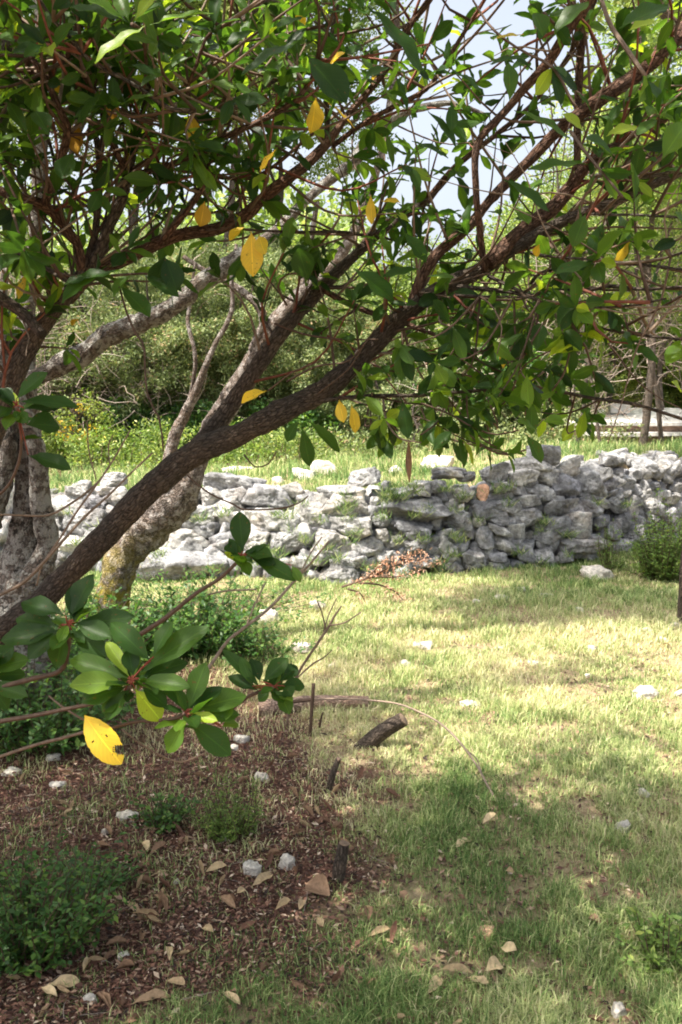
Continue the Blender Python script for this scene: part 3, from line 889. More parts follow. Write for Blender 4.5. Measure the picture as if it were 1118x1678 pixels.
arb = empty('strawberry_tree', (-1.35, 2.6, 0.0))
tag(arb, 'big dark-barked tree with large glossy leaves leaning from the left edge across the whole picture', 'tree')
ARB = [
    # main leaning trunk; it leaves the ground left of the picture
    ('trunk', 0, 2.62, 2.45, [(-330, 1440, 100), (-200, 1260, 80), (-60, 1095, 68), (80, 972, 61), (170, 880, 60), (250, 797, 61), (330, 738, 62), (400, 708, 55), (470, 670, 54), (530, 640, 52), (590, 588, 46), (640, 537, 44), (690, 492, 44)]),
    ('limb', 0, 2.45, 2.3, [(690, 492, 44), (740, 466, 40), (790, 441, 34), (850, 402, 30), (900, 374, 28), (960, 347, 25), (1020, 325, 23), (1118, 280, 21), (1210, 235, 18), (1330, 150, 14)]),
    ('limb', 0, 2.55, 2.75, [(290, 762, 44), (340, 715, 42), (385, 655, 40), (430, 590, 38), (470, 535, 36), (510, 490, 32), (560, 440, 26), (600, 402, 22), (640, 368, 19), (700, 330, 17)]),
    ('limb', 1, 2.75, 2.6, [(700, 330, 17), (739, 281, 15), (775, 250, 13), (820, 215, 12), (868, 175, 11), (911, 122, 10), (950, 60, 9), (985, -20, 8)]),
    ('limb', 1, 2.4, 2.2, [(795, 445, 15), (788, 392, 15), (780, 310, 15), (783, 235, 17), (825, 186, 18), (861, 143, 20), (897, 104, 22), (933, 46, 22), (968, -5, 22), (1010, -90, 18)]),
    ('limb', 1, 2.5, 2.6, [(947, 300, 16), (946, 240, 18), (947, 180, 18), (950, 110, 18), (957, 50, 17), (975, -30, 15)]),
    ('limb', 1, 2.45, 2.5, [(678, 495, 30), (693, 452, 26), (718, 415, 26), (765, 374, 24), (800, 332, 22), (840, 290, 22), (872, 258, 24), (918, 211, 26), (954, 184, 30), (997, 154, 32), (1040, 125, 34), (1076, 93, 36), (1125, 45, 36), (1200, -30, 32)]),
    ('limb', 1, 2.4, 2.5, [(800, 432, 34), (836, 397, 36), (872, 366, 36), (908, 340, 34), (935, 308, 32), (965, 268, 24), (1015, 235, 18), (1058, 209, 15), (1118, 180, 13), (1200, 140, 11)]),
    ('limb', 2, 2.3, 2.2, [(968, 290, 12), (1010, 284, 10), (1060, 290, 9), (1130, 274, 9)]),
    ('limb', 0, 2.42, 2.0, [(750, 470, 12), (825, 477, 10), (868, 484, 9), (904, 477, 9), (968, 475, 9), (1000, 469, 9), (1058, 474, 8), (1140, 468, 7)]),
    ('limb', 0, 2.35, 2.0, [(800, 452, 9), (868, 485, 8), (918, 513, 8), (976, 535, 7), (1033, 547, 7), (1112, 556, 6), (1160, 560, 5)]),
    ('limb', 0, 2.5, 2.2, [(455, 692, 22), (500, 668, 14), (540, 655, 10), (610, 649, 10), (682, 648, 9), (772, 641, 8), (854, 637, 8), (918, 642, 8), (968, 652, 8), (1033, 661, 8), (1076, 673, 8), (1130, 690, 7)]),
    ('limb', 1, 2.65, 2.5, [(525, 472, 14), (560, 492, 14), (610, 513, 12), (650, 524, 12), (703, 545, 10), (760, 560, 7)]),
    # left-hand stem and its fan of limbs
    ('trunk', 0, 2.45, 2.35, [(-330, 1440, 95), (-190, 1170, 78), (-100, 960, 68), (-45, 810, 60), (5, 660, 52), (45, 572, 46), (79, 520, 40), (107, 487, 36), (140, 445, 34)]),
    ('limb', 1, 2.35, 2.1, [(134, 450, 22), (127, 400, 22), (100, 365, 24), (75, 338, 24), (30, 322, 22), (-40, 298, 20), (-140, 250, 18)]),
    ('limb', 1, 2.2, 2.0, [(72, 335, 18), (90, 285, 18), (104, 247, 18), (111, 211, 18), (97, 179, 17), (82, 143, 16), (68, 118, 16), (46, 86, 15), (20, 52, 14), (-20, 20, 12), (-60, -20, 12)]),
    ('limb', 0, 2.35, 2.45, [(140, 445, 20), (156, 380, 18), (162, 310, 18), (163, 262, 17), (157, 222, 14), (147, 195, 12), (132, 130, 10), (128, 60, 9), (135, -20, 8)]),
    ('limb', 0, 2.35, 2.3, [(150, 440, 28), (168, 400, 28), (182, 365, 26), (199, 328, 26), (211, 275, 24), (223, 229, 18), (234, 185, 12), (246, 130, 10), (250, 60, 8), (262, -20, 7)]),
    ('limb', 1, 2.3, 2.2, [(203, 275, 15), (179, 225, 13), (165, 179, 11), (155, 143, 9), (150, 90, 8), (160, 20, 7), (170, -30, 6)]),
    ('limb', 1, 2.33, 2.2, [(208, 292, 15), (236, 283, 15), (268, 275, 15), (311, 258, 15), (358, 230, 14), (414, 204, 13), (467, 177, 12), (503, 143, 10), (520, 100, 8), (540, 40, 6)]),
    ('limb', 1, 2.4, 2.6, [(110, 492, 30), (150, 450, 28), (186, 434, 28), (229, 413, 29), (272, 392, 30), (315, 381, 29), (358, 375, 27), (400, 354, 27), (430, 326, 27), (470, 294, 27), (508, 264, 26), (540, 230, 20), (575, 182, 16), (612, 141, 15), (643, 97, 16), (668, 46, 15), (700, 5, 15), (740, -60, 12)]),
    ('limb', 0, 2.55, 2.5, [(533, 240, 13), (537, 200, 12), (535, 160, 11), (538, 110, 10), (543, 60, 9), (553, 5, 9), (560, -40, 7)]),
    ('limb', 1, 2.55, 2.5, [(545, 240, 12), (580, 213, 12), (615, 191, 12), (650, 173, 12), (693, 150, 11), (716, 126, 10), (739, 89, 10), (764, 48, 9), (797, -5, 8), (820, -50, 7)]),
    ('limb', 1, 2.35, 2.1, [(262, 400, 14), (297, 358, 13), (322, 325, 13), (334, 300, 14), (337, 258, 13), (323, 205, 12), (311, 172, 11), (308, 143, 9), (322, 107, 8), (342, 56, 7), (379, 39, 5)]),
    ('limb', 2, 2.1, 1.9, [(320, 181, 10), (298, 181, 11), (279, 178, 11), (258, 165, 10), (222, 140, 9), (172, 114, 9), (143, 97, 9), (118, 64, 9), (86, 32, 8), (60, -10, 8)]),
    ('limb', 1, 2.2, 2.1, [(-10, 5, 9), (36, 32, 8), (72, 64, 8), (118, 104, 8), (140, 130, 7), (160, 160, 6)]),
    ('limb', 1, 2.1, 2.2, [(-30, 118, 11), (36, 116, 10), (79, 125, 10), (111, 142, 9), (150, 165, 7)]),
    ('limb', 0, 2.3, 2.6, [(360, 181, 8), (407, 157, 8), (460, 127, 8), (505, 100, 7)]),
    ('limb', 0, 2.5, 2.8, [(330, 118, 7), (360, 86, 11), (381, 46, 12), (432, 5, 12), (470, -40, 12)]),
    ('limb', 1, 2.4, 2.4, [(270, 290, 7), (330, 289, 8), (410, 292, 9), (440, 278, 8), (467, 258, 8), (517, 215, 7)]),
    ('limb', 0, 2.3, 2.2, [(-30, 470, 30), (0, 488, 28), (36, 512, 26), (70, 548, 24)]),
    ('limb', 0, 2.25, 2.1, [(-20, 395, 9), (54, 427, 9), (100, 456, 8), (125, 470, 7)]),
    ('limb', 0, 2.4, 2.3, [(0, 120, 8), (36, 161, 8), (64, 190, 8), (86, 250, 8), (92, 300, 7)]),
    ('limb', 0, 2.3, 1.9, [(870, 465, 8), (885, 448, 7), (918, 438, 7), (976, 433, 6), (1050, 434, 6), (1118, 442, 6)]),
    ('limb', 0, 2.3, 1.9, [(865, 412, 6), (900, 420, 6), (968, 425, 5), (1040, 431, 5), (1076, 427, 5), (1125, 412, 5)]),
    ('limb', 0, 2.3, 1.9, [(745, 484, 6), (800, 486, 5), (872, 488, 5), (904, 499, 5), (968, 504, 5), (1040, 500, 5), (1092, 489, 4)]),
    ('limb', 2, 2.3, 2.0, [(960, 350, 6), (1000, 352, 6), (1040, 352, 6), (1125, 357, 6)]),
    ('limb', 0, 2.5, 2.6, [(664, 340, 10), (640, 372, 9), (600, 385, 8), (560, 380, 7), (500, 380, 6), (430, 378, 5)]),
]
BM = [M_BARK, M_BARKR, M_BARKG]
anchors = []        # (point, direction, radius) along thinner limbs, to carry twigs
for i, (nm, mi, Y0, Y1, pts) in enumerate(ARB):
    p, r = limb_pts(pts, Y0, Y1, 0.05, i)
    r = r * 0.70
    mb = MB()
    q = tube(mb, p, r, sides=16 if r.max() > 0.02 else 8, step=0.012 if r.max() > 0.02 else 0.025, rough=0.11, seed=i)
    mb.build(nm, BM[mi] if not (nm == 'limb' and mi == 2) else M_BARKB, arb)
    t = unit(np.gradient(q, axis=0))
    rr = np.interp(np.linspace(0, 1, len(q)), np.linspace(0, 1, len(r)), r)
    for k in range(0, len(q), 3):
        if rr[k] < 0.03:
            anchors.append((q[k], t[k], rr[k]))
# more of the crown above and beside the picture
cg = np.random.default_rng(42)
extra = [[(-1.15, 2.6, 1.6), (-1.5, 3.0, 2.5), (-1.7, 3.6, 3.3), (-1.6, 4.2, 3.9)], [(-1.3, 2.7, 1.9), (-2.2, 3.2, 2.7), (-2.9, 3.7, 3.2)],
         [(-0.9, 2.4, 2.0), (-0.8, 2.6, 2.9), (-0.5, 3.0, 3.7)], [(-1.5, 3.0, 2.5), (-1.0, 3.7, 3.4), (-0.4, 4.0, 3.8)],
         [(0.2, 2.5, 2.6), (0.4, 2.7, 3.2), (0.5, 3.1, 3.7)], [(-1.4, 2.5, 1.6), (-2.0, 2.4, 2.6), (-2.2, 2.3, 3.4)]]
for i, e in enumerate(extra):
    mb = MB()
    e = np.array(e)
    q = tube(mb, e, np.linspace(0.028, 0.01, len(e)), sides=10, step=0.03, seed=90 + i)
    mb.build('limb', M_BARK, arb)
    t = unit(np.gradient(q, axis=0))
    for k in range(6, len(q), 2):
        anchors.append((q[k], t[k], 0.012))

DENS = [[9, 9, 9, 7, 5, 3, 5, 8], [9, 9, 8, 7, 5, 2.4, 4, 7], [9, 9, 8, 6, 4, 2.2, 4, 6], [9, 8, 7, 6, 5, 3, 3, 4],
        [8, 6, 3, 5, 6, 5, 3, 3], [3, 1, 0, 1, 4, 6, 4, 3], [1, 0, 0, 1, 2, 6, 5, 3], [0, 0, 0, 1, 1, 3, 1, 1]]


def density(p):
    x, y = proj(p)
    x, y = float(x[0]), float(y[0])
    if y < -20:
        return 1.0 if p[2] > 2.2 else 0.6
    if x < 0 or x > 1118:
        return 0.7 if y < 520 else 0.0
    if y >= 790:
        return 0.0
    return DENS[int(y // 100)][min(7, int(x // 140))] / 9.0


upc = MB()  # unseen leaf clumps above and beside the view, placed to shade what lies below
ug = np.random.default_rng(8)
uc = np.stack([ug.uniform(-3.0, 0.6, 330), ug.uniform(0.0, 2.3, 330), ug.uniform(2.95, 4.0, 330)], -1)
uc = uc[fbm(uc * 1.5, 4, 2) > np.where(uc[:, 1] < 1.8, -0.42, -0.1)]
uc2 = np.stack([ug.uniform(-3.2, -1.4, 430), ug.uniform(0.6, 3.3, 430), ug.uniform(2.2, 3.8, 430)], -1)
uc2 = uc2[fbm(uc2 * 1.9, 9, 2) > -0.2]
uc3 = np.stack([ug.uniform(-1.2, 0.1, 60), ug.uniform(1.1, 1.75, 60), ug.uniform(2.7, 3.3, 60)], -1)
uc3 = uc3[fbm(uc3 * 2.5, 3, 2) > -0.1]
uc = np.vstack([uc, uc2, uc3])
clumps_later = uc

twb, lfb, ylb = MB(), MB(), MB()


BIG = []
for nm, mi, Y0, Y1, pts in ARB:
    for a, b in zip(pts[:-1], pts[1:]):
        if max(a[2], b[2]) >= 17:
            BIG.append((a[0], a[1], b[0], b[1], (a[2] + b[2]) * 0.35))
BIG = np.array(BIG)


def over_limb(p, extra=26.0):
    """is this twig end in front of one of the thick limbs"""
    x, y = proj(p)
    ax, ay, bx, by, hw = BIG.T
    t = np.clip(((x - ax) * (bx - ax) + (y - ay) * (by - ay)) / ((bx - ax) ** 2 + (by - ay) ** 2), 0, 1)
    d = np.hypot(x - ax - t * (bx - ax), y - ay - t * (by - ay))
    return bool((d < hw + extra).any())


def rosette(tip, axis, n, lo, hi, g, lb, Ydroop=0.25, mat_var=None):
    """whorl of leaves round a shoot tip"""
    a0 = g.uniform(0, 6.28)
    u = unit(np.cross(axis, [0.3, 0.2, 1.0]))
    w_ = np.cross(axis, u)
    for k in range(n):
        a = a0 + k * 2.4
        el = g.uniform(0.35, 1.35)
        rad = u * math.cos(a) + w_ * math.sin(a)
        d = axis * math.cos(el) + rad * math.sin(el)
        d = d + np.array([0, 0, -Ydroop * g.random()])
        nrm = axis - d * 0.5 + np.array([0, 0, 0.5]) + g.normal(size=3) * 0.25
        L = g.uniform(lo, hi)
        v = float(np.clip(g.normal(0.43, 0.27), 0, 1))
        leaves(lb, tip - axis * 0.012 * k * g.random(), d, nrm, L, L * g.uniform(0.34, 0.44), g.uniform(0.0, 0.28), g.uniform(0.05, 0.3), v)


ntip = 0
order = cg.permutation(len(anchors))
tries = 0
while ntip < 1050 and tries < 16000:
    tries += 1
    a = anchors[order[tries % len(order)]]
    L = cg.uniform(0.10, 0.42)
    d = unit(a[1] * cg.uniform(0.0, 0.9) + rdir(1, cg)[0] + np.array([0, -0.1, 0.25]))
    mid = a[0] + d * L * 0.5 + rdir(1, cg)[0] * 0.03
    d2 = unit(d + rdir(1, cg)[0] * 0.5 + np.array([0, 0, 0.2]))
    tip = mid + d2 * L * 0.5
    if tip[1] < 1.45 or cg.random() > density(tip):
        continue
    if over_limb(tip) and tip[1] < 2.6 and cg.random() < 0.72:
        continue
    ntip += 1
    tube(twb, [a[0], mid, tip], [0.0045, 0.0032, 0.0018], sides=5, step=0.06, rough=0.0, c=(cg.uniform(0.1, 0.75) if cg.random() < 0.8 else 0.95, 0, 0))
    rosette(tip, d2, int(cg.integers(4, 8)), 0.045, 0.09, cg, lfb)
    if cg.random() < 0.5:
        rosette(mid, d, 2, 0.05, 0.08, cg, lfb)
    if cg.random() < 0.014:
        leaves(ylb, tip, np.array([cg.normal() * 0.3, 0, -1]), [cg.normal(), -1, 0.2], 0.07, 0.03, 0.1, 0.15, cg.random())

# the drooping leafy sprays right of centre
ANC = np.array([a_[0] for a_ in anchors])
for k in range(52):
    x_, y_ = cg.normal(780, 110), cg.normal(600, 65)
    if not (560 < x_ < 1010 and 525 + max(0, 700 - x_) * 0.95 < y_ < 735):
        continue
    tip = P(x_, y_, cg.uniform(2.0, 2.7))
    d2 = unit(rdir(1, cg)[0] + np.array([0, -0.2, -0.1]))
    dd_ = np.linalg.norm(ANC - tip, axis=1)
    b0 = ANC[int(np.argmin(dd_))]
    m_ = b0 * 0.45 + tip * 0.55 + np.array([0, 0, -0.04]) + cg.normal(size=3) * 0.02
    tube(twb, [b0, m_, tip], [0.003, 0.0022, 0.0014], sides=5, step=0.04, rough=0.0, c=(cg.uniform(0.1, 0.6), 0, 0))
    rosette(tip, d2, int(cg.integers(4, 8)), 0.04, 0.085, cg, lfb)

# bare little twigs filling the fan of branches, and the drooping tangle low on the right
for i in range(230):
    a = anchors[cg.integers(len(anchors))]
    x, y = proj(a[0])
    if not (-100 < x[0] < 1200 and -60 < y[0] < 700):
        continue
    L = cg.uniform(0.15, 0.5)
    d = unit(a[1] * cg.uniform(-0.2, 1) + rdir(1, cg)[0])
    p = [a[0]]
    for k in range(4):
        p.append(p[-1] + d * L / 4)
        d = unit(d + rdir(1, cg)[0] * 0.35)
    xx, yy = proj(p[-1])
    if 150 < xx[0] < 560 and yy[0] > 430 or yy[0] > 760:
        continue
    tube(twb, p, np.linspace(0.0028, 0.001, 5), sides=5, step=0.05, rough=0, c=(cg.uniform(0.0, 0.8), 0, 0))
TW = [
    (2.3, 2.1, [(556, 648, 4), (590, 660, 4), (640, 676, 3), (700, 688, 3), (760, 720, 3), (832, 743, 3)]), (2.3, 2.1, [(628, 655, 5), (634, 690, 5), (655, 718, 4), (690, 725, 3)]),
    (2.3, 2.1, [(735, 645, 5), (718, 690, 4), (690, 712, 4)]), (2.25, 2.2, [(718, 686, 4), (760, 706, 4), (800, 736, 5), (832, 745, 5), (862, 737, 4)]), (2.2, 2.2, [(765, 648, 4), (768, 690, 4), (790, 719, 4), (820, 736, 3)]),
    (2.2, 2.1, [(690, 660, 4), (740, 680, 4), (775, 700, 4), (812, 712, 4), (850, 705, 3)]), (2.3, 2.2, [(690, 668, 4), (705, 700, 4), (740, 720, 4), (790, 732, 4)]), (2.2, 2.2, [(840, 640, 4), (858, 600, 4), (910, 570, 4), (950, 545, 4)]),
    (2.2, 2.2, [(905, 640, 4), (925, 610, 4), (940, 560, 4), (975, 535, 4)]), (2.3, 2.4, [(840, 560, 4), (860, 620, 4), (900, 640, 3)]), (2.4, 2.3, [(690, 540, 4), (740, 560, 4), (800, 600, 4), (850, 618, 3)]),
    (2.35, 2.3, [(607, 594, 4), (640, 608, 4), (680, 605, 3), (730, 580, 3)]), (2.35, 2.2, [(470, 625, 4), (520, 600, 4), (570, 592, 3), (600, 560, 3)]), (2.6, 2.5, [(470, 500, 5), (456, 470, 5), (470, 450, 4), (500, 448, 3)]),
    (2.0, 1.9, [(196, 470, 4), (207, 510, 5), (222, 545, 5), (236, 567, 5), (238, 610, 4), (243, 650, 4), (262, 690, 4), (268, 740, 4)]),
    (2.5, 2.4, [(450, 530, 5), (500, 548, 5), (560, 556, 4), (620, 556, 3)]), (2.5, 2.4, [(400, 745, 4), (418, 765, 3), (440, 760, 3), (452, 742, 3)]), (2.4, 2.4, [(440, 640, 4), (480, 610, 3), (530, 590, 3)]),
    (2.0, 1.8, [(775, 0, 4), (805, 45, 5), (850, 80, 5), (905, 110, 6), (935, 160, 5), (945, 175, 5)]), (2.0, 1.8, [(935, 215, 7), (960, 250, 6), (985, 280, 5), (1020, 322, 5)]), (1.9, 1.9, [(890, 20, 6), (905, 35, 6), (925, 55, 5)]),
    (2.0, 1.9, [(985, -5, 8), (1000, 40, 9), (1030, 85, 9), (1058, 125, 8)]), (2.2, 2.0, [(235, 155, 6), (240, 104, 7), (233, 54, 8), (216, 40, 9)]),
    (2.2, 2.0, [(1065, 290, 5), (1075, 230, 5), (1080, 190, 4)]), (2.2, 2.3, [(1000, 330, 4), (985, 380, 4), (975, 425, 3)]),
]
for Y0, Y1, pts in TW:
    p, r = limb_pts(pts, Y0, Y1)
    tube(twb, p, r * 0.8, sides=6, step=0.03, rough=0.05, c=(R.uniform(0.15, 0.6), 0, 0))
    for k in range(1, len(p)):
        if R.random() < 0.5 and density(p[k]) > 0.2:
            rosette(p[k], unit(p[k] - p[k - 1]), 4, 0.05, 0.085, cg, lfb)

# leaves one can single out in the picture: base px, tip px, width px, tone
HL = [
    (1.25, (212, 38), (118, 0), 36, 0.15), (1.25, (206, 36), (140, -14), 30, 0.75), (1.25, (222, 34), (250, -12), 18, 0.9), (1.2, (238, 42), (155, 92), 27, 0.9), (1.2, (246, 40), (342, 10), 20, 0.7), (1.25, (212, 36), (190, -14), 22, 0.6), (1.3, (226, 30), (262, 6), 30, 0.25),
    (1.7, (503, 92), (566, 163), 52, 0.1), (1.7, (497, 64), (396, 112), 34, 0.2), (1.7, (604, 10), (697, 105), 34, 0.35), (1.8, (500, 28), (456, 42), 26, 0.3), (1.8, (420, 50), (372, 68), 22, 0.3), (1.8, (640, 110), (600, 125), 26, 0.4),
    (1.8, (843, 180), (935, 216), 24, 0.55), (1.8, (1008, 262), (968, 220), 40, 0.45), (1.8, (964, 268), (872, 268), 24, 0.45), (1.9, (736, 112), (796, 148), 20, 0.3), (1.9, (879, 93), (806, 97), 16, 0.35), (1.8, (836, 166), (836, 104), 24, 0.5),
    (1.7, (993, 223), (1043, 203), 22, 1.0), (1.7, (955, 214), (925, 186), 24, 0.95), (1.9, (825, 293), (900, 338), 24, 0.4), (1.6, (1015, 45), (1092, 4), 36, 0.4), (1.9, (740, 170), (741, 210), 18, 0.4), (1.9, (700, 180), (752, 230), 18, 0.3), (1.9, (675, 232), (735, 252), 20, 0.35),
    (1.7, (1030, 50), (1072, 30), 26, 0.95), (1.8, (890, 60), (880, 20), 36, 0.5), (1.8, (905, 60), (960, 0), 36, 0.5), (1.6, (1085, 260), (1125, 200), 36, 0.6),
    (2.0, (160, 452), (98, 488), 34, 0.4), (2.0, (196, 444), (106, 462), 30, 0.3), (2.0, (198, 470), (244, 514), 30, 0.4), (2.0, (235, 450), (290, 480), 24, 0.2), (2.0, (270, 420), (256, 470), 34, 0.1), (2.0, (270, 420), (290, 472), 34, 0.12), (2.0, (215, 450), (182, 480), 26, 0.5), (1.9, (170, 150), (134, 200), 40, 0.1),
    (2.2, (580, 440), (645, 488), 36, 0.3), (2.2, (690, 440), (630, 450), 20, 0.3), (2.2, (660, 380), (700, 425), 28, 0.4), (2.2, (505, 460), (490, 410), 34, 0.2), (2.2, (700, 453), (742, 452), 18, 0.5),
    (2.1, (880, 575), (884, 530), 26, 0.4), (2.1, (898, 585), (940, 555), 26, 1.0), (2.1, (905, 580), (958, 565), 20, 0.9), (2.1, (857, 550), (850, 600), 28, 0.1), (2.1, (868, 590), (862, 555), 16, 0.3), (2.1, (660, 655), (668, 716), 22, 0.15), (2.1, (708, 740), (738, 708), 20, 0.4), (2.1, (862, 712), (890, 755), 22, 0.5), (2.0, (890, 690), (925, 690), 26, 0.7), (2.0, (880, 705), (852, 690), 26, 0.6),
    (2.2, (735, 545), (770, 575), 26, 0.2), (2.2, (720, 590), (756, 598), 26, 0.4), (2.1, (1090, 600), (1118, 565), 30, 0.7), (2.1, (1100, 625), (1118, 640), 24, 1.0), (2.0, (960, 350), (940, 400), 26, 0.5), (2.0, (935, 440), (925, 460), 20, 0.2), (2.0, (960, 440), (962, 470), 24, 0.2),
    (2.3, (505, 690), (560, 735), 22, 0.5), (2.3, (495, 700), (508, 762), 22, 0.4), (2.3, (488, 690), (470, 722), 18, 0.4), (2.3, (740, 722), (758, 755), 14, 0.3), (2.3, (708, 715), (722, 748), 26, 0.6),
    (1.9, (80, 220), (60, 180), 30, 0.3), (1.9, (60, 0), (72, 30), 26, 0.6), (2.0, (120, 250), (100, 290), 30, 0.3),
]


def hero(lb, Y, b, t, wpx, var, g=rng, dy=None, curl=None, face=0.55):
    B = P(b[0], b[1], Y)
    Tt = P(t[0], t[1], Y + (g.normal() * 0.02 if dy is None else dy))
    L = float(np.linalg.norm(Tt - B)) * 1.06
    nrm = np.array([g.normal() * 0.2, -face, 0.75])
    leaves(lb, B, Tt - B, nrm, L, wpx * Y / F * 1.12, g.uniform(0.05, 0.16) if curl is None else curl, 0.16, var)


for Y, b, t, wpx, var in HL:
    hero(lfb, Y, b, t, wpx, var)
YL = [(2.0, (517, 160), (514, 217), 32, 0.2), (1.9, (537, 112), (562, 85), 24, 0.7), (2.0, (412, 380), (414, 447), 32, 0.6), (2.0, (424, 385), (432, 412), 20, 0.4), (2.0, (453, 245), (424, 277), 14, 0.8), (2.1, (437, 640), (396, 655), 26, 0.7), (2.3, (556, 655), (562, 690), 18, 0.8),
      (2.3, (576, 662), (585, 708), 17, 0.9), (2.2, (608, 320), (608, 364), 15, 0.5), (2.2, (625, 330), (655, 330), 18, 0.8), (2.2, (335, 330), (330, 370), 26, 0.1), (1.9, (858, 57), (813, 60), 14, 0.3), (1.9, (500, 42), (488, 25), 16, 0.3), (2.2, (183, 145), (186, 195), 18, 0.0), (2.2, (312, 185), (318, 230), 22, 0.2),
      (2.2, (188, 200), (176, 235), 14, 0.1), (2.2, (60, 212), (45, 214), 10, 0.8), (2.2, (130, 205), (125, 250), 30, 0.0), (2.2, (538, 168), (582, 205), 8, 0.7), (2.2, (400, 372), (376, 392), 22, 0.5), (2.3, (690, 575), (680, 588), 10, 0.8), (2.2, (884, 400), (878, 420), 14, 0.5), (2.2, (820, 560), (826, 600), 10, 0.6), (2.3, (118, 535), (125, 520), 12, 0.2)]
for Y, b, t, wpx, var in YL:
    hero(ylb, Y, b, t, wpx, var)
tag(twb.build('twigs', M_TWIG, arb), kind='stuff')
tag(lfb.build('foliage', M_ARB, arb), kind='stuff')
tag(ylb.build('yellowed_leaves', M_YEL, arb, loc=(0, 0, 0)), kind='stuff')

clumps(upc, clumps_later, (0.16, 0.16, 0.12), 44, 0.085, 0.036, ug)
tag(upc.build('upper_shade_foliage', M_ARB, arb), kind='stuff')  # out-of-view leaves, spread and thinned for dappled shade
for i, e in enumerate([[(-1.3, 2.6, 1.9), (-1.6, 2.3, 2.8), (-1.6, 1.9, 3.5), (-1.0, 1.4, 3.8)], [(-1.6, 2.3, 2.8), (-2.2, 1.9, 3.4), (-2.7, 1.4, 3.8)], [(0.1, 2.5, 2.7), (-0.1, 2.1, 3.3), (-0.2, 1.6, 3.8)]]):
    mb = MB()
    tube(mb, e, np.linspace(0.028, 0.008, len(e)), sides=10, step=0.03, seed=70 + i)
    mb.build('limb', M_BARK, arb)

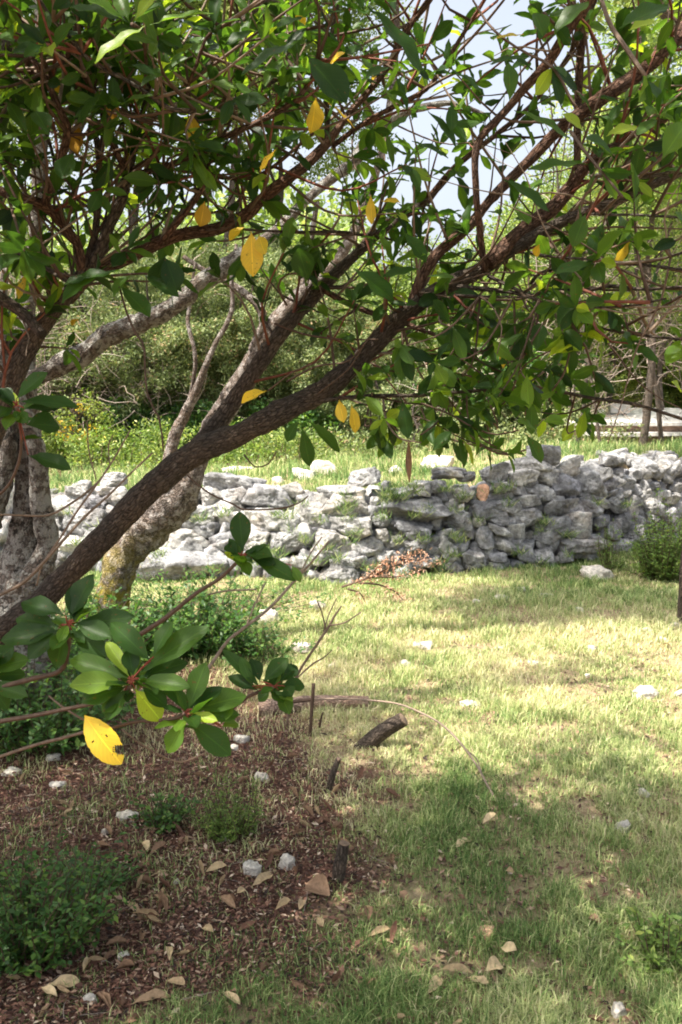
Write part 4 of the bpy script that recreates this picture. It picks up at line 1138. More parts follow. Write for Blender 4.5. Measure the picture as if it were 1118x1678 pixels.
# the low leafy shoots in front
D = lambda x, y: (x * K, 940 + y * K)
E = lambda x, y: (360 + x * K, 960 + y * K)
B_ = lambda x, y: (360 + x * K, 640 + y * K)
A_ = lambda x, y: (x * K, 640 + y * K)
SH = [
    (1.32, D(600, 490), [(0, 1182, 8), (54, 1173, 8), (107, 1162, 7), (160, 1152, 7), (200, 1143, 7), (214, 1122, 9)],
     [(D(585, 480), D(315, 375), 34, 0.6), (D(580, 500), D(330, 500), 38, 0.85), (D(580, 520), D(375, 575), 34, 0.3), (D(590, 470), D(490, 310), 22, 0.95), (D(690, 400), D(515, 225), 36, 0.35), (D(610, 465), D(590, 350), 28, 0.2),
      (D(630, 460), D(935, 240), 40, 0.5), (D(640, 480), D(850, 395), 34, 0.25), (D(705, 380), D(775, 215), 28, 0.45), (D(640, 490), D(850, 500), 30, 0.6), (D(620, 530), D(735, 665), 40, 1.0), (D(560, 560), D(470, 630), 22, 0.5), (D(600, 520), D(480, 660), 28, 0.3), (D(650, 520), D(760, 600), 28, 0.25)]),
    (1.30, D(850, 640), [(160, 1200, 5), (220, 1183, 6), (265, 1180, 6), (290, 1176, 7), (304, 1168, 9)],
     [(D(865, 620), D(935, 415), 34, 0.55), (D(870, 630), D(1118, 545), 40, 0.6), (D(900, 650), D(1090, 640), 28, 0.5), (D(870, 645), D(985, 665), 18, 1.0), (D(870, 680), D(1055, 820), 40, 0.35), (D(855, 670), D(765, 815), 32, 0.65), (D(835, 620), D(760, 450), 30, 0.4),
      (D(880, 620), D(1010, 520), 26, 0.2), (D(1015, 700), D(1095, 680), 20, 0.7), (D(1010, 690), D(1060, 600), 20, 0.6)]),
    (1.38, D(310, 235), [(-60, 1150, 9), (0, 1127, 9), (54, 1112, 9), (100, 1098, 8), (112, 1060, 8), (111, 1026, 9)],
     [(D(320, 210), D(405, 5), 40, 0.15), (D(335, 210), D(385, 80), 24, 0.35), (D(300, 190), D(95, 120), 34, 0.2), (D(270, 240), D(65, 190), 34, 0.15), (D(280, 260), D(5, 290), 38, 0.2), (D(300, 260), D(250, 425), 34, 0.3), (D(340, 240), D(605, 190), 34, 0.2), (D(350, 225), D(495, 280), 32, 0.3),
      (D(330, 260), D(480, 375), 34, 0.2), (D(340, 215), D(330, 60), 24, 0.1), (D(270, 250), D(130, 380), 32, 0.12)]),
    (1.42, (-22, 1105), [(-90, 1150, 9), (-40, 1122, 9), (-22, 1105, 9)],
     [((-22, 1100), (44, 1078), 34, 0.55), ((-22, 1108), (40, 1102), 34, 0.4), ((-20, 1095), (20, 1060), 30, 0.3), ((-20, 1120), (40, 1137), 26, 0.4), ((-22, 1090), (-30, 1040), 30, 0.2), ((-25, 1110), (12, 1160), 28, 0.3)]),
    (1.75, E(250, 460), [(360, 1180, 5), (385, 1158, 6), (410, 1140, 6), (449, 1126, 7)],
     [(E(190, 470), E(25, 290), 20, 0.3), (E(180, 480), E(45, 410), 20, 0.2), (E(150, 460), E(100, 330), 18, 0.5), (E(185, 440), E(150, 335), 24, 0.1), (E(200, 440), E(305, 335), 28, 0.35), (E(280, 440), E(350, 360), 26, 0.2), (E(280, 460), E(392, 448), 26, 0.4), (E(270, 480), E(320, 580), 24, 0.5), (E(230, 480), E(180, 525), 20, 0.3),
      (E(160, 470), E(95, 430), 22, 0.2), (E(240, 480), E(290, 530), 24, 0.3), (E(300, 460), E(330, 500), 22, 0.25)]),
    (1.75, B_(100, 760), [(229, 1040, 8), (272, 1012, 8), (322, 972, 7), (360, 948, 6), (396, 914, 6)],
     [(B_(105, 735), B_(90, 560), 32, 0.2), (B_(85, 745), B_(28, 700), 20, 0.2), (B_(130, 750), B_(340, 850), 28, 0.4), (B_(120, 745), B_(230, 745), 26, 0.3), (B_(110, 775), B_(135, 840), 18, 0.5), (B_(140, 760), B_(250, 790), 24, 0.2), (B_(330, 800), B_(370, 870), 14, 0.7)]),
    (1.5, A_(75, 70), [(-30, 830, 6), (10, 800, 5), (30, 760, 5), (35, 720, 5), (30, 680, 6), (27, 666, 7)],
     [(A_(85, 50), A_(352, 45), 28, 0.3), (A_(110, 80), A_(260, 75), 18, 0.15), (A_(120, 155), A_(272, 150), 44, 0.2), (A_(100, 225), A_(190, 205), 16, 0.3), (A_(130, 295), A_(312, 340), 28, 0.15), (A_(60, 50), A_(-10, 0), 30, 0.25), (A_(60, 80), A_(-20, 120), 36, 0.2), (A_(75, 40), (72, 608), 26, 0.35), (A_(80, 100), A_(120, 140), 20, 0.3)]),
]
SHL = ['leafy shoot with bright curved leaves and a holed yellow leaf below', 'lowest leafy shoot with pale green leaves', 'dark leafy shoot at the foot of the leaning trunk', 'leafy shoot cut by the left edge', 'small bluish leafy shoot above the cut logs', 'leafy shoot with one upright leaf in front of the wall', 'leafy shoot hanging at the left edge by the pale trunks']
for i, (Y, c, stem, lv) in enumerate(SH):
    p, r = limb_pts(stem, Y + 0.05, Y)
    mb = MB()
    tube(mb, p, r, sides=8, step=0.01, rough=0.08, c=(0.3, 0, 0))
    st = mb.build('leafy_shoot', M_TWIG, arb, loc=p[-1] - np.array(arb.location))
    st['label'] = SHL[i]
    lm, pm = MB(), MB()
    cw = P(c[0], c[1], Y)
    for b, t, wpx, var in lv:
        dirn = np.array([t[0] - c[0], t[1] - c[1]])
        dy = 0.012 * R.uniform(-1, 1) + (0.02 if t[1] < b[1] else -0.02)
        hero(lm, Y, b, t, wpx, var, dy=dy, face=0.75)
        bb = P(b[0], b[1], Y)
        tube(pm, [cw, cw * 0.4 + bb * 0.6 + [0, 0, 0.002], bb], [0.0016, 0.0012, 0.001], sides=5, step=0.01, rough=0, c=(1, 0, 0))
    rosette(cw, unit(np.array([0.1, -0.5, 0.8])), 5, 0.028, 0.05, cg, lm, 0.0)
    rosette(cw + np.array([0, 0.012, -0.01]), unit(np.array([0.0, -0.2, 0.9])), 4, 0.05, 0.075, cg, lm, 0.3)
    lm.build('leaves', M_ARB, st)
    pm.build('leaf_stalks', M_TWIG, st)
    if i == 0:
        # the big yellow leaf, a bite out of its lower edge
        b, t = D(388, 648), D(558, 872)
        B0, T0 = P(*b, Y), P(*t, Y - 0.02)
        n = 26
        d = T0 - B0
        L = np.linalg.norm(d)
        d = d / L
        nrm = unit(np.array([0.1, -1.0, 0.35]))
        nrm = unit(nrm - d * np.dot(nrm, d))
        s = np.cross(d, nrm)
        q = MB()
        V = np.linspace(0, 1, 41)
        U = np.linspace(-1, 1, 23)
        VV, UU = np.meshgrid(V, U, indexing='ij')
        wid = np.interp(VV, [0, .04, .2, .4, .6, .8, .93, 1], [0.02, 0.12, .62, .92, 1, .8, .45, .05]) * (1 + 0.02 * np.sin(VV * 60))
        hw = 44 * Y / F / 2 * 1.15
        pts = B0 + d * (VV * L)[..., None] + s * (UU * wid * hw)[..., None] + nrm * (0.15 * np.abs(UU) * wid * hw + 0.010 * np.sin(VV * 3.0))[..., None]
        idx = np.arange(41 * 23).reshape(41, 23)
        fs = np.stack([idx[:-1, :-1], idx[:-1, 1:], idx[1:, 1:], idx[1:, :-1]], -1).reshape(-1, 4)
        fc = pts.reshape(-1, 3)[fs].mean(1)
        side_px, side_py = proj(fc)
        tx, ty = D(556, 806)
        keep = ~(((side_px - tx) / 13.0) ** 2 + ((side_py - ty) / 8.0) ** 2 < 1 + 0.3 * np.sin(side_px * 1.7))
        for hx, hy, hr in ((490, 743, 2.0), (428, 770, 1.8), (455, 765, 1.0)):
            hx, hy = D(hx, hy)
            keep &= ~(np.hypot(side_px - hx, side_py - hy) < hr)
        q.add(pts.reshape(-1, 3), fs[keep], uv=np.stack([UU * .5 + .5, VV], -1).reshape(-1, 2), c=(0.75, 0, 0))
        y = q.build('yellow_leaf', M_YEL, st)
        y['label'] = 'large yellow leaf with a bite out of its edge'

# ------------------------------------------------------------------ pale lichened trees at the left
def px_tree(name, label, mat, base, limbs, group=None, cat='tree'):
    o = empty(name, base)
    tag(o, label, cat, group)
    for i, (nm, Y0, Y1, pts) in enumerate(limbs):
        p, r = limb_pts(pts, Y0, Y1, 0.04, i)
        r = r * 0.84
        mb = MB()
        big = r.max() > 0.04
        tube(mb, p, r, sides=22 if big else 9, step=0.02 if big else 0.03, rough=0.16 if big else 0.09, seed=200 + i)
        mb.build(nm, mat, o)
    return o


lt = px_tree('lichened_tree', 'pale lichen-spotted tree at the left edge, one long limb rising behind the dark trunks', M_BARKG, (-1.55, 4.0, 0), [
    ('trunk', 4.05, 4.0, [(40, 1200, 120), (38, 1060, 104), (36, 960, 92), (42, 860, 60), (46, 770, 50), (44, 690, 44), (42, 600, 40), (44, 520, 32), (50, 440, 26), (60, 360, 24), (62, 270, 20), (70, 150, 18), (60, -40, 16)]),
    ('trunk', 4.0, 3.9, [(50, 960, 70), (78, 900, 44), (66, 820, 40), (60, 740, 36), (30, 660, 34), (-10, 590, 30), (-60, 480, 26)]),
    ('limb', 3.95, 4.0, [(-30, 650, 28), (20, 628, 30), (60, 618, 32), (92, 602, 36), (118, 588, 40), (143, 578, 42), (160, 562, 38), (179, 549, 42), (200, 540, 38), (222, 531, 37), (248, 520, 38), (272, 510, 34), (308, 485, 34), (320, 470, 30), (343, 456, 35), (379, 431, 31), (410, 410, 27), (450, 382, 22), (500, 330, 18), (540, 295, 20), (571, 272, 24), (597, 240, 24), (625, 211, 21), (650, 190, 18), (690, 177, 14), (735, 169, 10), (770, 178, 9), (800, 190, 7)]),
    ('limb', 3.98, 4.0, [(-30, 850, 80), (5, 780, 40), (15, 700, 36), (12, 600, 30), (0, 520, 24), (10, 440, 16)]),
])
gn = px_tree('gnarled_tree', 'old gnarled forked tree with yellow moss at its foot, standing before the wall', M_BARKO, (-1.35, 5.2, 0), [
    ('trunk', 5.2, 5.2, [(172, 1062, 92), (182, 1010, 70), (188, 960, 62), (200, 915, 66), (232, 875, 82), (270, 838, 86), (300, 800, 66), (322, 760, 46), (345, 705, 40), (378, 650, 36), (402, 610, 34), (428, 565, 34), (452, 530, 33), (485, 490, 30), (520, 460, 24), (570, 400, 20), (600, 330, 16), (630, 230, 14), (650, 60, 12), (640, -100, 10)]),
    ('limb', 5.15, 5.1, [(268, 800, 26), (275, 760, 26), (286, 715, 24), (300, 685, 22), (318, 648, 18), (335, 605, 13), (352, 565, 10), (372, 530, 10), (381, 500, 9), (380, 455, 8), (388, 400, 6)]),
    ('limb', 5.15, 5.1, [(300, 690, 12), (312, 650, 9), (320, 600, 8), (318, 570, 8), (308, 530, 8), (311, 500, 7), (320, 430, 5)]),
    ('limb', 5.2, 5.1, [(415, 575, 22), (425, 550, 20), (432, 527, 18), (424, 502, 16), (396, 477, 15), (367, 460, 13), (338, 445, 11), (300, 420, 8)]),
    ('limb', 5.18, 5.25, [(330, 750, 24), (370, 690, 20), (405, 640, 17), (430, 600, 14), (470, 540, 14), (500, 450, 12), (520, 330, 10)]),
])
# unseen crowns of these two; the gnarled tree's are placed to cast shade
def crown_mesh(name, parent, mat, centre, rad, nclump, per, L, W, seed, sig=0.28, lo=0.35):
    g = np.random.default_rng(seed)
    c = np.array(centre) + rdir(nclump, g) * (g.uniform(lo, 1.0, (nclump, 1))) * np.array(rad)
    mb = MB()
    clumps(mb, c, (sig, sig, sig * 0.7), per, L, W, g)
    return tag(mb.build(name, mat, parent), kind='stuff'), c


crown_mesh('foliage', lt, M_BGL, (-3.2, 4.3, 3.8), (1.1, 1.4, 0.8), 50, 100, 0.05, 0.026, 31, 0.2)
crown_mesh('foliage', gn, M_BGL, (-0.15, 5.2, 4.4), (1.25, 0.55, 0.35), 85, 150, 0.075, 0.042, 36, 0.2)  # added above the view to shade the grass before the wall
crown_mesh('foliage', gn, M_BGL, (0.0, 6.6, 4.95), (1.9, 0.85, 0.5), 95, 150, 0.075, 0.042, 32, 0.22)  # added above the view to shade the right part of the wall


# ------------------------------------------------------------------ trees and bushes behind the wall
def zg(x, y):
    return float(ground_z(np.array([float(x)]), np.array([float(y)]))[0])


def bg_tree(name, label, px, Y, h, rad, mat, bark, seed, trunk_r=0.09, nclump=70, per=260, L=0.055, W=0.03, base=0.35, lean_x=0.0, sig=0.3, group='trees behind the wall', cat='tree', limbs=7, low=0.35):
    g = np.random.default_rng(seed)
    x = (px - CX) / F * Y
    z = zg(x, Y)
    o = empty(name, (x, Y, z))
    tag(o, label, cat, group)
    top = np.array([x + lean_x, Y + g.normal() * 0.2, z + h * 0.8])
    pts = [np.array([x, Y, z - 0.1])]
    for t in (0.25, 0.5, 0.75, 1.0):
        pts.append(np.array([x, Y, z]) * (1 - t) + top * t + np.array([g.normal() * 0.025 * h, g.normal() * 0.1, 0]) * (t < 1))
    mb = MB()
    q = tube(mb, pts, np.linspace(trunk_r, trunk_r * 0.3, 5), sides=10, step=0.12, rough=0.12, seed=seed)
    mb.build('trunk', bark, o)
    c0 = np.array([x + lean_x, Y, z + h * (1 + base) / 2])
    rr = np.array([rad, rad, h * (1 - base) / 2])
    cl = c0 + rdir(nclump, g) * (g.uniform(low, 1.0, (nclump, 1))) * rr
    for k in range(limbs):
        a = q[int(len(q) * g.uniform(max(base - 0.1, 0.15), 0.9))]
        e = cl[k]
        m = a * 0.45 + e * 0.55 + g.normal(size=3) * 0.12 + np.array([0, 0, -0.1])
        lb = MB()
        tube(lb, [a, m, e], [trunk_r * 0.45, trunk_r * 0.28, trunk_r * 0.1], sides=6, step=0.15, rough=0.1, seed=seed + k)
        lb.build('limb', bark, o)
    mb = MB()
    clumps(mb, cl, (sig, sig, sig * 0.7), per, L, W, g)
    tag(mb.build('foliage', mat, o), kind='stuff')
    return o


BT = [
    # px, Y, h, rad, material, bark, base, nclump, per, label, trunk_r
    (395, 17.5, 13.0, 2.3, M_BGL, M_BARKB, 0.38, 120, 330, 'tall tree with a straight dark trunk rising behind the big curved limb, left of centre', 0.10),
    (490, 19.0, 12.5, 2.2, M_BGL, M_BARKB, 0.36, 110, 330, 'tall tree with a grey trunk just left of the patch of sky', 0.10),
    (250, 18.5, 13.5, 2.8, M_BGL, M_BARKB, 0.33, 120, 330, 'tall pale leafy tree behind the fan of dark limbs at upper left', 0.12),
    (90, 17.5, 13.0, 2.6, M_BGL, M_BARKB, 0.33, 110, 330, 'tall leafy tree seen behind the lichened tree at the far left', 0.12),
    (-90, 18.0, 12.5, 2.8, M_BGL, M_BARKB, 0.3, 80, 300, 'tall leafy tree just beyond the left edge', 0.12),
    (640, 24.0, 3.9, 2.2, M_BGL, M_BARKB, 0.25, 90, 300, 'distant rounded green tree under the left part of the sky patch', 0.12),
    (770, 26.0, 3.6, 2.3, M_BGL, M_BARKB, 0.2, 90, 300, 'distant low green tree under the middle of the sky patch', 0.12),
    (905, 22.0, 3.9, 1.9, M_BGL, M_BARKB, 0.25, 90, 300, 'distant green tree under the right part of the sky patch', 0.12),
    (1053, 12.0, 6.0, 1.2, M_BGL, M_BARKB, 0.42, 60, 260, 'slender dark-trunked tree standing before the pale concrete ledge at right', 0.07),
    (935, 13.5, 4.2, 1.2, M_BGL, M_BARKB, 0.25, 50, 240, 'young leafy tree just left of the pale concrete ledge', 0.08),
    (1130, 15.5, 10.5, 2.1, M_BGL, M_BARKB, 0.3, 90, 280, 'leafy tree at the right edge behind the wall end', 0.10),
    (1040, 19.0, 7.2, 2.3, M_BGL, M_BARKB, 0.25, 100, 280, 'broad green tree behind the pale concrete ledge', 0.12),
    (1090, 14.2, 5.2, 1.3, M_BGL, M_BARKB, 0.2, 60, 260, 'thin-leaved young tree above the right end of the concrete ledge', 0.06),
    (985, 16.5, 4.6, 1.4, M_BGL, M_BARKB, 0.2, 60, 260, 'light green tree just behind the left end of the concrete ledge', 0.07),
    (860, 16.0, 3.9, 1.5, M_BGL, M_BARKB, 0.2, 70, 280, 'bushy young tree behind the drooping leafy twigs right of centre', 0.08),
    (700, 16.5, 3.6, 1.5, M_BGL, M_BARKB, 0.2, 70, 280, 'bushy young tree behind the reddish dead brush', 0.07),
]
for i, (px, Y, h, rad, m, b, base, nc, per, lab, tr) in enumerate(BT):
    bg_tree('holm_oak', lab, px, Y, h, rad, m, b, 300 + i, tr * 0.8, nc, per, base=base, L=0.06 if Y < 15 else 0.085, W=0.032 if Y < 15 else 0.045)

BUSH = [
    (215, 13.0, 3.1, 1.5, M_JUN, 'big olive juniper bush left of centre under the lichened limb'), (360, 13.4, 3.3, 1.5, M_JUN, 'big juniper bush seen between the pale forked stems'), (500, 13.6, 2.9, 1.4, M_JUN, 'juniper bush seen just left of the leaning trunk top'),
    (110, 13.8, 3.0, 1.4, M_JUN, 'juniper bush behind the bare grey thicket at left'), (610, 14.6, 2.3, 1.2, M_JUN, 'low juniper bush behind the grass left of the reddish dead brush'), (290, 17.0, 4.0, 1.9, M_JUN, 'tall juniper rising behind the other juniper bushes'),
    (450, 17.5, 4.0, 1.9, M_JUN, 'tall juniper behind and right of the forked stems'), (780, 15.0, 2.0, 1.2, M_BGL, 'low green bush right of the reddish dead brush'), (880, 15.5, 2.2, 1.2, M_JUN, 'low dark bush left of the young leafy tree'),
    (590, 18.0, 3.4, 1.8, M_JUN, 'olive bush in the middle distance under the sky patch'), (-20, 13.0, 3.0, 1.5, M_JUN, 'juniper bush at the far left edge'), (1110, 17.5, 2.6, 1.2, M_BGL, 'green bush at the right edge behind the concrete ledge'), (760, 19.0, 3.2, 2.0, M_BGL, 'wide green bush in the middle distance right of centre'),
    (180, 12.6, 0.9, 0.9, M_HERB, 'low green bush at the edge of the grass behind the leaning trunk'), (300, 12.8, 0.8, 0.9, M_HERB, 'low green bush behind the pale stems at the grass edge'), (455, 12.9, 0.75, 0.8, M_HERB, 'low green bush at the grass edge behind the leaning trunk'),
    (575, 13.2, 1.5, 0.9, M_JUN, 'low olive bush at the grass edge right of the leaning trunk'), (665, 13.9, 1.3, 0.8, M_HERB, 'low dark bush beside the reddish dead brush'), (745, 13.3, 1.3, 0.9, M_JUN, 'low olive bush behind the wide pale terrace block'),
    (825, 13.2, 1.5, 0.9, M_HERB, 'low dark green bush under the drooping leafy sprays'), (900, 13.4, 1.5, 0.9, M_JUN, 'low olive bush left of the concrete ledge'), (60, 12.6, 1.6, 0.9, M_JUN, 'low olive bush at the far left behind the wall'),
    (1000, 20.0, 3.2, 2.0, M_BGL, 'dense bush in shade far behind the concrete ledge'),
]
for i, (px, Y, h, rad, m, lab) in enumerate(BUSH):
    g = np.random.default_rng(400 + i)
    x = (px - CX) / F * Y
    z = zg(x, Y)
    o = empty('juniper_bush' if m is M_JUN else 'green_bush', (x, Y, z))
    tag(o, lab, 'bush', 'bushes behind the wall')
    mb = MB()
    for k in range(5):
        e = np.array([x + g.normal() * rad * 0.5, Y + g.normal() * 0.3, z + h * g.uniform(0.5, 0.9)])
        tube(mb, [(x + g.normal() * 0.15, Y + g.normal() * 0.1, z - 0.05), (x * 0.5 + e[0] * 0.5 + g.normal() * 0.1, Y, z + h * 0.35), e], [0.035 * h / 2, 0.025 * h / 2, 0.006], sides=6, step=0.12, rough=0.1)
    mb.build('stems', M_BARKB, o)
    n = int(75 * rad * h)
    c = np.array([x, Y, z + h * 0.48]) + rdir(n, g) * (g.uniform(0.35, 1.0, (n, 1))) * np.array([rad, rad * 0.7, h * 0.5])
    mb = MB()
    small = m is M_JUN
    clumps(mb, c, (0.10, 0.10, 0.085), 190 if small else 110, 0.05 if small else 0.065, 0.022 if small else 0.036, g, (0.48, 0.26))
    tag(mb.build('foliage', m, o), kind='stuff')

# far wood closing the view
g = np.random.default_rng(60)
mb = MB()
n = 1500
fx = g.uniform(-34, 34, n)
fy = g.uniform(26, 44, n)
hmax = np.where((fx / fy > 0.02) & (fx / fy < 0.31), 2.4, 6.5)
hmax = hmax + fbm(np.stack([fx * 0.25, fy * 0.2, 0 * fx], -1), 5, 2) * 1.0
fz = ground_z(fx, fy) + g.random(n) ** 0.8 * hmax
clumps(mb, np.stack([fx, fy, fz], -1), (0.9, 0.9, 0.6), 130, 0.26, 0.16, g)
tag(mb.build('distant_wood', M_BGL), 'green far-off wood closing the view behind all the trees', 'wood', kind='stuff')

# grey thicket of bare twigs, reddish brush, yellow-flowered plant
def brush(name, label, cat, px, Y, wd, h, n, mat, seed, z0=0.0, c=(0.2, 1.0), r=0.006, L=0.5, flat=0.3):
    g = np.random.default_rng(seed)
    x = (px - CX) / F * Y
    z = zg(x, Y) + z0
    mb = MB()
    for k in range(n):
        p = [np.array([x + g.normal() * wd * 0.4, Y + g.normal() * 0.3, z + abs(g.normal()) * h * 0.35])]
        d = unit(rdir(1, g)[0] + np.array([0, 0, flat]))
        l = L * g.uniform(0.5, 1.3)
        for s in range(4):
            p.append(p[-1] + d * l / 4)
            d = unit(d + rdir(1, g)[0] * 0.4 + np.array([0, 0, -0.1]))
        tube(mb, p, np.linspace(r, r * 0.3, 5), sides=4, step=0.12, rough=0, c=(g.uniform(*c), 0, 0), cap=False)
    o = mb.build(name, mat, loc=(x, Y, z))
    return tag(o, label, cat)


brush('bare_thicket', 'tangled grey thicket of leafless twigs behind the left trunks', 'thicket', 175, 12.8, 1.6, 2.0, 520, M_DEAD, 71, z0=0.55, L=0.8)
brush('bare_thicket', 'low tangle of pale dry twigs at the far left beyond the wall', 'thicket', 20, 11.5, 0.9, 2.6, 240, M_DEAD, 73, z0=0.6, L=0.8)
brush('dead_brush', 'reddish brown heap of dead brush behind the wall, right of centre', 'brushwood', 690, 14.0, 1.3, 1.1, 600, M_RUST, 72, z0=0.1, L=0.45, r=0.009)
brush('bare_thicket', 'thin grey bare branches between the trees at the right', 'thicket', 1050, 12.2, 2.2, 3.2, 200, M_DEAD, 74, z0=0.9, L=1.4, flat=0.5)
brush('bare_thicket', 'sparse bare shoots behind the drooping leafy twigs', 'thicket', 860, 13.0, 2.4, 1.5, 200, M_DEAD, 75, z0=0.2, L=0.9, flat=0.9)
for i, (px, Y, h, tr, lab) in enumerate([(945, 12.0, 3.0, 0.03, 'thin bare sapling left of the concrete ledge'), (985, 11.5, 4.6, 0.022, 'leaning grey pole-like sapling crossing before the concrete ledge'), (595, 13.5, 1.6, 0.03, 'short dark sapling stem left of the reddish brush'), (640, 13.0, 1.5, 0.03, 'short dark sapling stem in front of the reddish brush'),
                                          (1085, 12.1, 3.6, 0.035, 'dark sapling right of the slender dark-trunked tree'), (860, 13.5, 2.2, 0.028, 'thin dark stem behind the lowest drooping leaves'), (695, 12.6, 0.75, 0.03, 'short dark stake-like stem at the grass edge behind the wall')]):
    g = np.random.default_rng(80 + i)
    x = (px - CX) / F * Y
    z = zg(x, Y)
    o = empty('sapling', (x, Y, z))
    tag(o, lab, 'sapling', 'saplings behind the wall')
    p = [np.array([x, Y, z - 0.05])]
    for k in range(4):
        p.append(p[-1] + np.array([g.normal() * 0.09 + (-0.25 if i == 1 else 0), g.normal() * 0.05, h / 4]))
    mb = MB()
    tube(mb, p, np.linspace(tr, tr * 0.35, 5), sides=8, step=0.08, rough=0.1)
    mb.build('trunk', M_BARKB, o)
    mb = MB()
    for k in range(9):
        a = catmull(p, 12)[g.integers(3, 12)]
        e = a + rdir(1, g)[0] * np.array([0.6, 0.4, 0.3]) * min(h, 2) * 0.4 + np.array([0, 0, 0.2])
        tube(mb, [a, (a + e) / 2 + g.normal(size=3) * 0.05, e], [tr * 0.35, tr * 0.2, 0.002], sides=5, step=0.1, rough=0)
    mb.build('branches', M_BARKB, o)

# slender trunk at the right edge of the grass, its crown above the picture
g = np.random.default_rng(95)
o = empty('slender_tree', (2.16, 5.75, 0))
tag(o, 'thin dark trunk at the very right edge, standing in the shaded grass before the wall', 'tree')
mb = MB()
tube(mb, [(2.20, 5.75, -0.05), (2.205, 5.75, 0.5), (2.27, 5.8, 1.2), (2.36, 5.9, 2.6), (2.5, 6.1, 4.0)], [0.024, 0.022, 0.02, 0.018, 0.01], sides=10, step=0.06, rough=0.1)
mb.build('trunk', M_BARK, o)
crown_mesh('foliage', o, M_BGL, (2.3, 6.4, 4.6), (1.0, 0.9, 0.6), 30, 130, 0.06, 0.032, 33, 0.26)
# unseen tall tree, added for the shade its crown casts
o = empty('shade_tree', (3.9, 9.3, 0.7))
tag(o, 'unseen tall tree added beyond the right edge to shade the wall', 'tree')
mb = MB()
tube(mb, [(3.9, 9.3, 0.5), (3.9, 9.3, 2.5), (3.5, 9.2, 4.5), (2.0, 9.0, 6.0), (0.6, 8.8, 6.6)], [0.13, 0.11, 0.09, 0.06, 0.02], sides=12, step=0.1, rough=0.1)
mb.build('trunk', M_BARKB, o)
crown_mesh('foliage', o, M_BGL, (1.6, 8.9, 6.3), (1.6, 1.0, 0.8), 60, 150, 0.07, 0.036, 34, 0.3)

# ------------------------------------------------------------------ plants in front
def plant(name, label, cat, px, py, wd, h, n, mat, seed, L=0.03, W=0.014, per=16, stemc=0.3, round_=True, droop=0.3, group=None):
    """herb of thin stems carrying many leaves"""
    g = np.random.default_rng(seed)
    b = gpt(px, py)
    o = empty(name, b)
    tag(o, label, cat, group)
    st, lf = MB(), MB()
    for k in range(n):
        a = g.uniform(0, 6.28)
        rr = wd * 0.5 * math.sqrt(g.random())
        foot_ = b + np.array([math.cos(a) * rr * 0.6, math.sin(a) * rr * 0.5, 0])
        hh = h * (g.uniform(0.25, 1.15) if g.random() < 0.88 else g.uniform(1.1, 1.6)) * (1 - 0.3 * (rr / (wd * 0.5)) ** 2)
        tip = foot_ + np.array([math.cos(a) * rr * 0.8 + g.normal() * 0.12 * wd, math.sin(a) * rr * 0.7 + g.normal() * 0.08 * wd, hh])
        mid = (foot_ + tip) / 2 + g.normal(size=3) * hh * 0.08
        q = tube(st, [foot_, mid, tip], [0.0022, 0.0016, 0.0008], sides=4, step=0.04, rough=0, c=(stemc, 0, 0), cap=False)
        t = g.uniform(0.15, 1.0, per)
        c = catmull([foot_, mid, tip], 20)[(t * 19).astype(int)]
        d = rdir(per, g) * np.array([1, 1, 0.5]) + np.array([0, 0, 0.25 - droop * 0.3])
        nn = rdir(per, g) * 0.5 + np.array([0, -0.15, 1.0])
        diamonds(lf, c, d, nn, L * g.uniform(0.45, 1.5, per), W * g.uniform(0.6, 1.4, per), np.clip(g.normal(0.45, 0.24, per), 0, 1))
    st.build('stems', M_TWIG, o)
    tag(lf.build('foliage', mat, o), kind='stuff')
    return o


plant('low_bush', 'dense dark green bush on the ground under the big white wall stones', 'bush', 320, 1075, 0.62, 0.38, 190, M_HERB, 1, 0.036, 0.02, 26)
plant('low_bush', 'sparse green plants between the dark bush and the bright white rock', 'bush', 425, 1085, 0.4, 0.22, 60, M_HERB, 2, 0.03, 0.014, 14)
plant('low_bush', 'bright green bush at the left, behind the big yellow leaf', 'bush', 60, 1215, 0.62, 0.34, 200, M_HERB, 3, 0.03, 0.016, 26)
plant('low_bush', 'green bush at the left edge under the dark leafy shoot', 'bush', 40, 1090, 0.7, 0.42, 160, M_HERB, 9, 0.034, 0.018, 22)
plant('low_bush', 'dark leafy bush filling the lower left corner', 'bush', 45, 1560, 0.36, 0.24, 230, M_HERB, 4, 0.02, 0.011, 24)
plant('low_bush', 'thin green plant at the right of the lower left bush', 'bush', 150, 1450, 0.2, 0.11, 70, M_HERB, 8, 0.018, 0.009, 16)
plant('low_bush', 'dark undergrowth round the mossy foot of the gnarled tree', 'bush', 205, 1075, 0.8, 0.30, 170, M_HERB, 12, 0.04, 0.02, 24)
plant('low_bush', 'dark undergrowth left of the mossy tree foot, behind the leafy shoots', 'bush', 100, 1110, 0.8, 0.42, 170, M_HERB, 13, 0.04, 0.02, 24)
plant('low_bush', 'straggly green growth running along the foot of the wall at left', 'bush', 330, 1010, 1.3, 0.26, 120, M_HERB, 14, 0.035, 0.016, 20)
plant('low_bush', 'short shaded undergrowth at the left edge above the brown litter', 'bush', 15, 1180, 0.6, 0.36, 150, M_HERB, 15, 0.032, 0.017, 22)
plant('sprout', 'small bluish green sprout with round leaves on the brown litter', 'plant', 268, 1352, 0.17, 0.10, 46, M_HERB, 5, 0.018, 0.013, 14)
plant('fern_like_herb', 'bright green feathery plant on the litter right of the bluish sprout', 'plant', 378, 1368, 0.19, 0.15, 90, M_LIME, 6, 0.013, 0.005, 40)
plant('low_bush', 'bright green herb at the right edge near the bottom', 'bush', 1092, 1580, 0.18, 0.13, 60, M_LIME, 7, 0.022, 0.010, 20)
plant('low_bush', 'bright green bush growing against the right end of the wall', 'bush', 1085, 950, 0.42, 0.52, 190, M_LIME, 10, 0.032, 0.015, 30)
